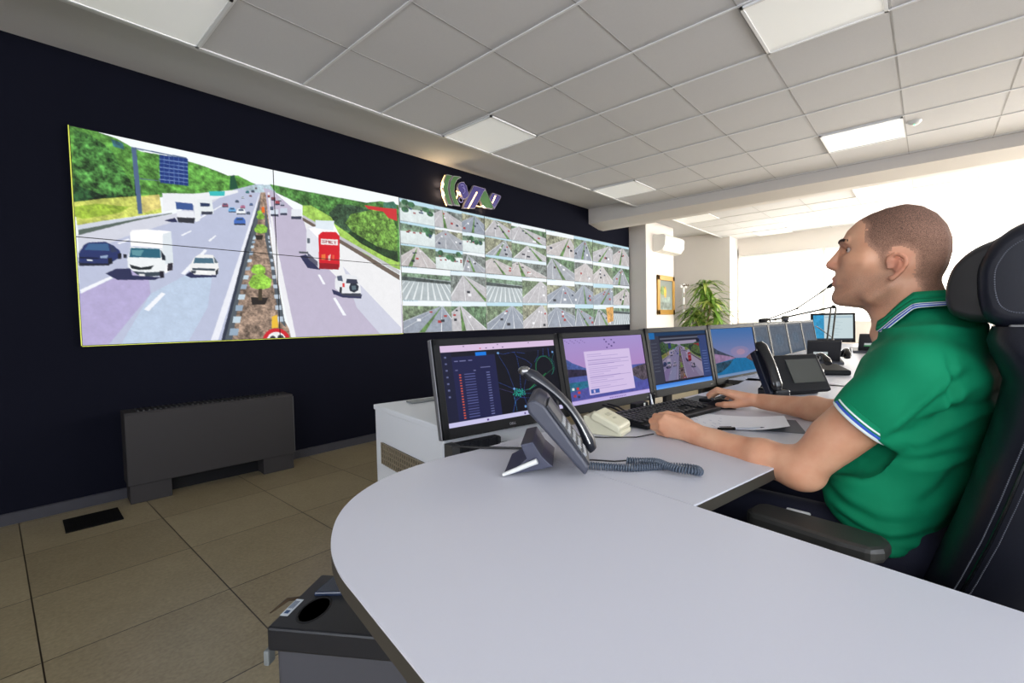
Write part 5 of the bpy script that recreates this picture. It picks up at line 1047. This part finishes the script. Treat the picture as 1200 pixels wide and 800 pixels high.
# --- near (left) arm
S=(.415,-.235,.965); EL=(.375,-.040,.737); WR=(.402,.228,.762)
B.cap(S,EL,.056,.0435,.03); B.cap((.42,-.20,.93),(.395,-.10,.82),.050,.046,.02)
mid=tuple(EL[i]*.68+WR[i]*.32 for i in range(3)); B.cap(EL,mid,.0415,.0425,.02); B.cap(mid,WR,.0415,.0265,.02)
B.ell((.380,-.060,.722),(.026,.028,.024),.02)
B.cap(tuple(EL[i]*.9+WR[i]*.1+(0,0,.015)[i] for i in range(3)),mid,.030,.030,.02)
B.cap((.404,.17,.757),(.402,.245,.767),.027,.025,.015,flat=((1,0,0),.85))
# loose fist resting on its little finger side, back of the hand to the camera
def fist():
    wr=(.402,.240,.768)
    kn=[(.386,.318,.802),(.381,.329,.787),(.382,.328,.770),(.388,.318,.755)]      # knuckles index..little
    rad=[.0108,.0112,.0108,.0098]
    for k,r in zip(kn,rad): B.cap((wr[0],wr[1],wr[2]+(k[2]-.775)*.4),k,.0175,r*1.05,.012)
    B.cap((.408,.262,.772),(.402,.308,.782),.024,.022,.012)                       # palm body
    pip=[(.398,.362,.798),(.394,.372,.782),(.395,.368,.764),(.399,.352,.7505)]
    dip=[(.422,.352,.787),(.420,.360,.770),(.419,.355,.756),(.417,.342,.7495)]
    tip=[(.424,.330,.780),(.424,.336,.765),(.423,.334,.753),(.420,.324,.7495)]
    for a,b,c,d,r in zip(kn,pip,dip,tip,rad):
        B.cap(a,b,r,r*.90,.0035); B.cap(b,c,r*.88,r*.80,.0025); B.cap(c,d,r*.8,r*.7,.0025)
        B.ell(a,(r*1.06,r*1.02,r*1.02),.004)
    B.chain([(.418,.262,.785),(.428,.300,.800),(.426,.338,.803),(.420,.362,.799)],[.016,.0125,.0108,.0088],.006)  # thumb along the top side
fist()
# --- far (right) arm and hand on the mouse
S2=(.735,-.225,.965); E2_=(.930,.035,.778); W2=(.985,.318,.776)
B.cap(S2,E2_,.055,.044,.03); m2=tuple(E2_[i]*.65+W2[i]*.35 for i in range(3)); B.cap(E2_,m2,.041,.0405,.02); B.cap(m2,W2,.0395,.0265,.02)
B.cap((.983,.29,.776),(.980,.345,.778),.028,.025,.015,flat=((0,0,1),.82))
kn=[(.930,.415,.800),(.950,.425,.803),(.969,.420,.799),(.985,.408,.792)]
for k,r in zip(kn,(.0112,.0115,.0108,.0098)): B.cap((.975+(k[0]-.955)*.4,.345,.779),k,.0175,r,.012)
B.cap((.962,.355,.782),(.955,.405,.790),.022,.018,.012)
for a,b,c,d,r in zip(kn,[(.924,.455,.806),(.946,.468,.810),(.969,.462,.803),(.992,.438,.785)],[(.922,.476,.792),(.945,.492,.795),(.970,.484,.788),(.996,.456,.768)],[(.922,.488,.779),(.945,.506,.783),(.970,.497,.776),(.997,.466,.757)],(.0100,.0102,.0098,.0088)):
    B.cap(a,b,r,r*.92,.004); B.cap(b,c,r*.9,r*.82,.003); B.cap(c,d,r*.8,r*.7,.003); B.ell(a,(r*1.05,)*3,.004)
B.chain([(.955,.362,.772),(.925,.385,.764),(.908,.418,.761),(.910,.447,.757)],[.019,.0135,.0115,.0088],.006)
B.smooth(1)
V,F=B.mesh()
def skin_material():
    m=bpy.data.materials.new('skin'); m.use_nodes=True; nt=m.node_tree; N=nt.nodes; K=nt.links; b=N['Principled BSDF']
    tc=N.new('ShaderNodeTexCoord'); n1=N.new('ShaderNodeTexNoise'); n1.inputs['Scale'].default_value=16; n1.inputs['Detail'].default_value=4; K.new(tc.outputs['Object'],n1.inputs['Vector'])
    r=N.new('ShaderNodeValToRGB'); r.color_ramp.elements[0].position=.3; r.color_ramp.elements[1].position=.7
    r.color_ramp.elements[0].color=(*s2l((202,142,110)),1); r.color_ramp.elements[1].color=(*s2l((216,166,134)),1); K.new(n1.outputs['Fac'],r.inputs[0])
    at=N.new('ShaderNodeAttribute'); at.attribute_name='beard'; sp=N.new('ShaderNodeTexNoise'); sp.inputs['Scale'].default_value=900; sp.inputs['Detail'].default_value=2; K.new(tc.outputs['Object'],sp.inputs['Vector'])
    mr=N.new('ShaderNodeMapRange'); mr.inputs[1].default_value=.38; mr.inputs[2].default_value=.62; mr.inputs[3].default_value=.25; mr.inputs[4].default_value=.72; K.new(sp.outputs['Fac'],mr.inputs[0])
    mu=N.new('ShaderNodeMath'); mu.operation='MULTIPLY'; K.new(mr.outputs[0],mu.inputs[0]); sx=N.new('ShaderNodeSeparateColor'); K.new(at.outputs['Color'],sx.inputs[0]); K.new(sx.outputs[0],mu.inputs[1])
    mx=N.new('ShaderNodeMix'); mx.data_type='RGBA'; mx.inputs[7].default_value=(*s2l((112,88,76)),1); K.new(mu.outputs[0],mx.inputs[0]); K.new(r.outputs[0],mx.inputs[6])
    mx2=N.new('ShaderNodeMix'); mx2.data_type='RGBA'; mx2.inputs[7].default_value=(*s2l((204,112,96)),1); K.new(sx.outputs[1],mx2.inputs[0]); K.new(mx.outputs[2],mx2.inputs[6])
    K.new(mx2.outputs[2],b.inputs['Base Color']); b.inputs['Roughness'].default_value=.48; b.inputs['Specular IOR Level'].default_value=.4
    b.inputs['Subsurface Weight'].default_value=.12; b.inputs['Subsurface Radius'].default_value=(1,.35,.2); b.inputs['Subsurface Scale'].default_value=.006
    n2=N.new('ShaderNodeTexNoise'); n2.inputs['Scale'].default_value=260; K.new(tc.outputs['Object'],n2.inputs['Vector']); bp=N.new('ShaderNodeBump'); bp.inputs['Strength'].default_value=.12; bp.inputs['Distance'].default_value=.001
    K.new(n2.outputs['Fac'],bp.inputs['Height']); K.new(bp.outputs[0],b.inputs['Normal']); return m
V0=V.copy(); SKM=skin_material(); body=raw_mesh('body',V,F,SKM,pr_)
y,z,x=V[:,1],V[:,2],V[:,0]-u0
# beard shadow on jaw, chin and lip; red = lips, ear, nose tip (its own colour of the skin)
def ramp(a,lo,hi): return np.clip((a-lo)/(hi-lo),0,1)
jaw=ramp(-z,-1.196,-1.17)*ramp(z,1.085,1.108)*ramp(y,-.185,-.155)*(z>1.0)
jaw=np.where(z>1.16,jaw*ramp(-y,.06,.075)*1+jaw*ramp(y,-.062,-.05)*.9*(np.abs(x)<.03),jaw); jaw=np.clip(jaw,0,1)*.85
side=ramp(z,1.17,1.19)*ramp(-z,-1.225,-1.2)*np.exp(-((y+.152)/.012)**2)*.8; beard=np.clip(np.maximum(jaw,side),0,1)
lips=np.exp(-((z-1.1705)/.0075)**2)*ramp(y,-.062,-.054)*(np.abs(x)<.022)*(z>1.15); beard=beard*(1-np.clip(lips*1.5,0,1))
ear=np.exp(-(((y+.172)/.02)**2+((z-1.193)/.028)**2))*(np.abs(x)>.070)*.45; nose=np.exp(-(((y+.04)/.015)**2+((z-1.21)/.012)**2))*(z>1.19)*.35
at=body.data.color_attributes.new('beard','FLOAT_COLOR','POINT'); colr=np.zeros((len(V),4),np.float32); colr[:,0]=beard; colr[:,1]=np.clip(np.maximum(np.maximum(lips*.75,ear),nose),0,1); colr[:,3]=1; at.data.foreach_set('color',colr.ravel())
# --- hair: a thin shell over the scalp
HP=[(v_+.007,z_) for v_,z_ in [(-.095,1.345),(-.091,1.312),(-.112,1.303),(-.122,1.288),(-.118,1.262),(-.128,1.240),(-.142,1.224),(-.150,1.196),(-.158,1.196),(-.165,1.216),(-.176,1.228),(-.192,1.230),(-.206,1.218),(-.207,1.196),(-.203,1.170),(-.212,1.148),(-.222,1.128),(-.27,1.120),(-.29,1.2),(-.28,1.33),(-.2,1.36)]]
def inpoly(yy,zz,P):
    ins=np.zeros(yy.shape,bool)
    for i in range(len(P)):
        a,b=P[i-1],P[i]
        if a[1]!=b[1]: ins^=((a[1]>zz)!=(b[1]>zz))&(yy<(b[0]-a[0])*(zz-a[1])/(b[1]-a[1])+a[0])
    return ins
me=body.data; nr=np.zeros(len(V)*3,np.float32); me.vertices.foreach_get('normal',nr); nr=nr.reshape(-1,3)
if ((V[:,2]>1.3)&(nr[:,2]<-.5)).sum() > ((V[:,2]>1.3)&(nr[:,2]>.5)).sum(): me.flip_normals(); nr=-nr
jit=.0022*np.sin(V[:,2]*900+V[:,0]*700)+.0022*np.sin(V[:,1]*1100)
vin=inpoly(y+jit,z+jit,HP)&(z>1.1)&(np.abs(x)<.084)
vin&=~((np.abs(x)>.0745+.0*z)&(y>-.196)&(y<-.149)&(z<1.221)&(z>1.155))
fin=vin[F].all(1); used=np.unique(F[fin]); mp_=np.full(len(V),-1,np.int32); mp_[used]=np.arange(len(used)); Vh=V[used]+nr[used]*.0008; Fh=mp_[F[fin]]
def hair_material():
    m=bpy.data.materials.new('buzz_cut'); m.use_nodes=True; nt=m.node_tree; N=nt.nodes; K=nt.links; b=N['Principled BSDF']; tc=N.new('ShaderNodeTexCoord')
    sp=N.new('ShaderNodeTexNoise'); sp.inputs['Scale'].default_value=780; sp.inputs['Detail'].default_value=3; K.new(tc.outputs['Object'],sp.inputs['Vector'])
    at=N.new('ShaderNodeAttribute'); at.attribute_name='hair_amount'; sx=N.new('ShaderNodeSeparateColor'); K.new(at.outputs['Color'],sx.inputs[0])
    ad=N.new('ShaderNodeMath'); ad.operation='MULTIPLY_ADD'; ad.inputs[1].default_value=1.5; K.new(sp.outputs['Fac'],ad.inputs[0]); K.new(sx.outputs[0],ad.inputs[2])
    r=N.new('ShaderNodeValToRGB'); e=r.color_ramp.elements; e[0].position=.0; e[1].position=1.0; e[0].color=(*s2l((196,148,122)),1); e[1].color=(*s2l((66,50,44)),1); mi=N.new('ShaderNodeMath'); mi.operation='SUBTRACT'; mi.inputs[1].default_value=1; K.new(ad.outputs[0],mi.inputs[0]); K.new(mi.outputs[0],r.inputs[0])
    K.new(r.outputs[0],b.inputs['Base Color']); b.inputs['Roughness'].default_value=.85; b.inputs['Specular IOR Level'].default_value=.2
    bp=N.new('ShaderNodeBump'); bp.inputs['Strength'].default_value=.5; bp.inputs['Distance'].default_value=.001; K.new(sp.outputs['Fac'],bp.inputs['Height']); K.new(bp.outputs[0],b.inputs['Normal']); return m
hair=raw_mesh('hair',Vh,Fh,hair_material(),pr_)
P_=np.array(HP); de=np.full(len(Vh),9.)
for i in range(1,17):
    a_q,b_q=P_[i],P_[i+1] if i+1<len(P_) else P_[0]; e_=b_q-a_q; t=np.clip(((Vh[:,1]-a_q[0])*e_[0]+(Vh[:,2]-a_q[1])*e_[1])/(e_@e_),0,1); de=np.minimum(de,np.hypot(Vh[:,1]-a_q[0]-t*e_[0],Vh[:,2]-a_q[1]-t*e_[1]))
dn=-.20+.26*ramp(Vh[:,2],1.19,1.29); dn-=.50*(1-ramp(de,.0,.014)); dn-=.15*np.exp(-((Vh[:,1]+.15)/.03)**2)*ramp(-Vh[:,2],-1.27,-1.2)
at=hair.data.color_attributes.new('hair_amount','FLOAT_COLOR','POINT'); cc=np.zeros((len(Vh),4),np.float32); cc[:,0]=dn+1; cc[:,3]=1; at.data.foreach_set('color',cc.ravel())
# eyes and brows
TURN=math.radians(9)
def turn(P):
    P=np.array(P,float); w=np.clip((P[...,2]-1.055)/.06,0,1); w=w*w*(3-2*w)*TURN; dx=P[...,0]-u0; dy=P[...,1]+.175; Q=P.copy()
    Q[...,0]=u0+dx*np.cos(w)-dy*np.sin(w); Q[...,1]=-.175+dx*np.sin(w)+dy*np.cos(w); return Q
def front_v(xx,zz):
    m=(np.abs(V0[:,0]-u0-xx)<.0035)&(np.abs(V0[:,2]-zz)<.0035)&(V0[:,1]>-.15); return V0[m,1].max() if m.any() else -.095
for sg in (-1,1):
    c=turn(H((sg*.0335,-.0895,1.2408)))
    e=MB().sphere((0,0,0),.0125,24).build('eye',mat('eye_white',(196,180,172),.25),pr_); e.location=c; e.rotation_euler=(0,0,TURN+.30)
    MB().sphere((-sg*.0,.0072,0),.0066,16,(1,.9,1)).build('iris',mat('iris_brown',(64,50,42),.15),e); MB().sphere((-sg*.0,.0108,0),.0030,12).build('pupil',mat('pupil_black',(8,8,8),.1),e)
    MB().tube([tuple(turn(H(q))) for q in ((sg*.022,-.0775,1.2462),(sg*.030,-.0735,1.2480),(sg*.040,-.0800,1.2475),(sg*.049,-.0890,1.2445))],[.0006,.0012,.0012,.0006],6).build('eyelashes',mat('lash_dark',(40,28,24),.7),pr_)
    b=MB(); rr=random.Random(3)
    for k in range(90):
        t=rr.random(); xx=sg*(.011+.047*t); zz=1.2635+.0035*math.sin(t*PI)-.0025*t+rr.uniform(-.0028,.0022); yy=front_v(xx,zz)+.0006; p=Vector(turn(H((xx,yy,zz)))); d=Vector((sg*.006,-.0028,.0012+rr.uniform(-.001,.001))); b.tube([p-d*.5,p+Vector((0,.0004,0)),p+d*.5],[.0006,.0010,.0004],4)
    b.build('eyebrow',mat('brow_brown',(58,42,36),.7),pr_)
for ob,VV in ((body,V),(hair,Vh)): ob.data.vertices.foreach_set('co',turn(VV).astype(np.float32).ravel()); ob.data.update()
# ================================================================ SHIRT
T=SDF((.30,-.385,.555),(.88,.02,1.15),.004)
zs=[.56,.60,.65,.70,.75,.80,.85,.90,.95,.99,1.03]
vfr=[-.150,-.100,-.048,-.042,-.052,-.066,-.080,-.092,-.102,-.115,-.140]; vbk=[-.238,-.250,-.266,-.282,-.298,-.312,-.322,-.330,-.333,-.328,-.312]; hws=[.175,.182,.180,.174,.172,.175,.182,.190,.190,.175,.12]
sl,X,Y,Z=T.reg((.30,-.385,.55),(.88,.02,1.10)); z1=Z.ravel(); vf_=np.interp(z1,zs,vfr); vb_=np.interp(z1,zs,vbk); hw_=np.interp(z1,zs,hws)
cv_=(vf_+vb_)/2; a_=(vf_-vb_)/2
e=2.35; q=(np.abs((Y-cv_)/a_)**e+np.abs((X-PU)/hw_)**e)**(1/e); d=(q-1)*np.minimum(a_,hw_)
# hem: tilted cut
hem=(.592+ .42*(-.20-Y)*-.0 + np.where(Y>-.2,.30*(Y+.2),-.10*(Y+.2)))-Z; d=np.maximum(d,hem); d=np.maximum(d,Z-1.06)
T.put(sl,d.astype(np.float32),.004,'add')
for sg in (-1,1):
    T.cap((PU+sg*.055,-.222,1.032),(PU+sg*.140,-.235,.977),.046,.060,.035)
    T.cap((PU+sg*.02,-.245,1.025),(PU+sg*.11,-.262,.96),.045,.058,.04)
T.cap((PU,-.248,1.062),(PU,-.205,.985),.052,.080,.03); T.cap((PU-.035,-.225,1.050),(PU+.035,-.225,1.050),.046,.046,.025)
# sleeves
ax=(np.array(EL)-np.array(S)); ax/=np.linalg.norm(ax); HC=np.array((.388,-.150,.862))
T.cap(S,tuple(HC+ax*.03),.071,.0595,.04); T.cap((.425,-.20,.90),tuple(HC+np.array((.01,-.02,0))),.06,.052,.03)
ax2=(np.array(E2_)-np.array(S2)); ax2/=np.linalg.norm(ax2); HC2=np.array(S2)+ax2*.20
T.cap(S2,tuple(HC2+ax2*.03),.070,.060,.04)
# cut sleeve ends flat
for hc,a_x in ((HC,ax),(HC2,ax2)):
    sl,X,Y,Z=T.reg(hc-.12,hc+.12); s_=(X-hc[0])*a_x[0]+(Y-hc[1])*a_x[1]+(Z-hc[2])*a_x[2]
    rad=np.sqrt(np.maximum(0,(X-hc[0])**2+(Y-hc[1])**2+(Z-hc[2])**2-s_**2)); near=rad<.082
    if hc is HC: near&=(X<.46)
    D=T.D[sl]; cut=near&(s_>-.004); T.D[sl]=np.where(cut,np.maximum(D,s_),D)
    hol=np.maximum(rad-.049,-(s_+.02)); T.D[sl]=np.where(near&(s_>-.03),np.maximum(T.D[sl],-hol),T.D[sl]).astype(np.float32)
# neck opening
T.cap((PU,-.160,1.16),(PU,-.185,1.075),.058,.050,.006,'sub')
T.smooth(1)
# folds: valleys (negative) and ridges along polylines on the near side (v,z)
FOLDS=[([(-.320,.985),(-.290,.935),(-.250,.885),(-.205,.835)],.0075,.010),([(-.325,.945),(-.300,.915),(-.255,.870)],.005,.008),([(-.225,.842),(-.245,.855),(-.29,.895),(-.335,.925)],.008,.011),
 ([(-.215,.790),(-.262,.800),(-.310,.818)],.004,.010),([(-.075,.735),(-.13,.745),(-.19,.765)],.004,.012),([(-.060,.70),(-.12,.672),(-.18,.655),(-.24,.66)],.005,.012),
 ([(-.085,.655),(-.14,.635),(-.2,.622),(-.26,.64)],.006,.010),([(-.12,.62),(-.17,.605),(-.23,.61)],.005,.008),([(-.245,.70),(-.27,.735),(-.295,.785)],.004,.011),([(-.285,1.02),(-.300,.96),(-.29,.90),(-.265,.86)],.0035,.005)]
V,F=T.mesh(); off=np.zeros(len(V)); 
for P,amp,wd in FOLDS:
    P=np.array(P); dmin=np.full(len(V),9.); sgn=np.zeros(len(V)); tt=np.zeros(len(V))
    for i in range(len(P)-1):
        a,b=P[i],P[i+1]; e_=b-a; t=np.clip(((V[:,1]-a[0])*e_[0]+(V[:,2]-a[1])*e_[1])/(e_@e_),0,1); dx=V[:,1]-a[0]-t*e_[0]; dz=V[:,2]-a[1]-t*e_[1]; d=np.hypot(dx,dz); m=d<dmin
        dmin=np.where(m,d,dmin); sgn=np.where(m,np.sign(e_[0]*dz-e_[1]*dx)*d,sgn); tt=np.where(m,(i+t)/(len(P)-1),tt)
    fade=np.sin(np.clip(tt,0,1)*PI)**.6*.9+.1; off+=amp*fade*(-np.exp(-(sgn/wd)**2)+.75*np.exp(-((sgn-wd*1.6)/wd)**2)+.4*np.exp(-((sgn+wd*1.7)/wd)**2))*(dmin<wd*5)
rs=np.random.RandomState(2)
for k in range(9):
    w_=rs.uniform(18,55,3)*rs.choice([-1,1],3); off+=.0009*np.sin(V@w_+rs.uniform(0,6))
def fabric(name,c,bs=900):
    return mat(name,c,.8,noise=.05,nscale=30,bump=.25,bscale=bs,sheen=.0,spec=.25)
M_GREEN=fabric('green_pique',(0,128,87))
sh=raw_mesh('polo_shirt',V,F,M_GREEN,pr_); nr=np.zeros(len(V)*3,np.float32); sh.data.vertices.foreach_get('normal',nr); nr=nr.reshape(-1,3)
cen=np.array((PU,-.2,.85)); 
if (np.einsum('ij,ij->i',nr,V-cen)>0).mean()<.5: sh.data.flip_normals(); nr=-nr
off*=1.4; V2=V+nr*off[:,None]; sh.data.vertices.foreach_set('co',V2.astype(np.float32).ravel()); sh.data.update()
M_BLUE=mat('collar_blue',(52,84,190),.7); M_CW=mat('collar_white',(226,236,234),.7)
def band(hc,a_x,r,name):
    a_x=Vector(a_x); e1=a_x.cross(Vector((1,0,0))).normalized(); e2=a_x.cross(e1).normalized(); hc=Vector(hc); mb=MB()
    prof=[(-.026,0),(-.0175,.0012),(-.017,.0022),(-.0135,.0024),(-.013,.0014),(-.011,.0014),(-.0105,.0024),(-.0055,.0024),(-.005,.0014),(-.002,.002),(.001,.0012),(.001,-.004),(-.026,-.004)]
    cols=[0,0,1,0,0,0,2,0,1,1,0,0,0]
    n=48
    for i in range(len(prof)):
        A,Bp=prof[i],prof[(i+1)%len(prof)]; mb.cur=cols[i] if i<len(cols) else 0
        ring=lambda q:[hc+a_x*q[0]+(e1*math.cos(2*PI*k/n)+e2*math.sin(2*PI*k/n))*(r+q[1]-q[0]*.10) for k in range(n)]
        mb.loft([ring(A),ring(Bp)],cap=False)
    return mb.build(name,[M_GREEN,M_CW,M_BLUE],pr_)
band(HC,ax,.0605,'sleeve_band'); band(HC2,ax2,.061,'sleeve_band')
# collar: a folded band round the neck, open at the throat, striped near its lower edge
def collar():
    mb=MB(); n=56; R_=[]
    # rows from neck edge outwards: (radius add, drop) 
    rows=[(.000,-.010),(.001,.012),(.004,.018),(.009,.016),(.016,.004),(.022,-.008),(.0245,-.0125),(.0260,-.0155),(.028,-.020),(.0295,-.0235),(.031,-.028),(.0305,-.031),(.026,-.030)]
    cols=[0,0,0,0,0,0,1,2,1,2,1,0]
    for ri,(r_,dz) in enumerate(rows):
        ring=[]
        for k in range(n+1):
            fr_=ri/(len(rows)-1); a=math.radians(-235+40*fr_+k*(290-80*fr_)/n)   # opening towards +v (90 deg)
            ca,sa=math.cos(a),math.sin(a); fr=max(0,sa)
            cx=PU+ca*(.0570+r_*(1.0-.2*fr)); cy=-.197+sa*(.062+r_*.75)+fr*.006
            zz=float(np.interp(sa,[-1,-.2,.1,.5,.9,1],[1.118,1.116,1.098,1.066,1.048,1.046]))+ (dz if dz>0 else dz*float(np.interp(sa,[-1,-.3,.1,.4],[.42,.5,.85,.95]))) + .0*ca
            ring.append((cx,cy,zz))
        R_.append(ring)
    for i in range(len(R_)-1):
        mb.cur=cols[i]; mb.loft([R_[i],R_[i+1]],cap=False,closed=False)
    o=mb.build('collar',[M_GREEN,M_CW,M_BLUE],pr_); s=o.modifiers.new('s','SOLIDIFY'); s.thickness=.0022; s.offset=0; return o
collar()
q=MB().prism([(-.016,-.0),(.016,.0),(.016,.12),(-.016,.12)],0,.003,axis='y').build('button_placket',M_GREEN,pr_); q.location=(PU,-.112,.925); q.rotation_euler=(.18,0,0)
# ================================================================ TROUSERS, BELT, SHOES
Q=SDF((.36,-.33,-.03),(.80,.62,.70),.007)
for sg in (-1,1):
    hip=(PU+sg*.085,-.165,.555); kn=(PU+sg*.105,.255,.560); an=(PU+sg*.10,.36,.10)
    Q.cap(hip,kn,.082,.066,.03); Q.cap(kn,an,.064,.046,.02)
Q.cap((PU-.08,-.185,.575),(PU+.08,-.185,.575),.088,.088,.04)
Q.D[:,:,:]=np.maximum(Q.D,(Q.lo[2]+Q.h*np.arange(Q.n[2])-.640)[None,None,:]); Q.smooth(1)
V,F=Q.mesh(); tr_=raw_mesh('trousers',V,F,mat('navy_trousers',(24,26,46),.85,bump=.3,bscale=500),pr_)
nr=np.zeros(len(V)*3,np.float32); tr_.data.vertices.foreach_get('normal',nr)
if nr.reshape(-1,3)[V[:,2]>.62][:,2].mean()<0: tr_.data.flip_normals()
for sg in (-1,1):
    x=PU+sg*.10; P=[(.30,0),(.29,.05),(.33,.085),(.40,.07),(.47,.045),(.52,.03),(.53,.0)]
    MB().prism([(a,b+FZ) for a,b in P],x-.045,x+.045,axis='x').build('shoe',mat('black_shoe',(24,22,22),.4),pr_,bevel=.012)
q=MB().box((0,0,0),(.012,.05,.03),bev=.003).build('white_pocket_tag',M_WHITE,pr_); q.location=(.412,-.022,.612); q.rotation_euler=(0,.5,.1)
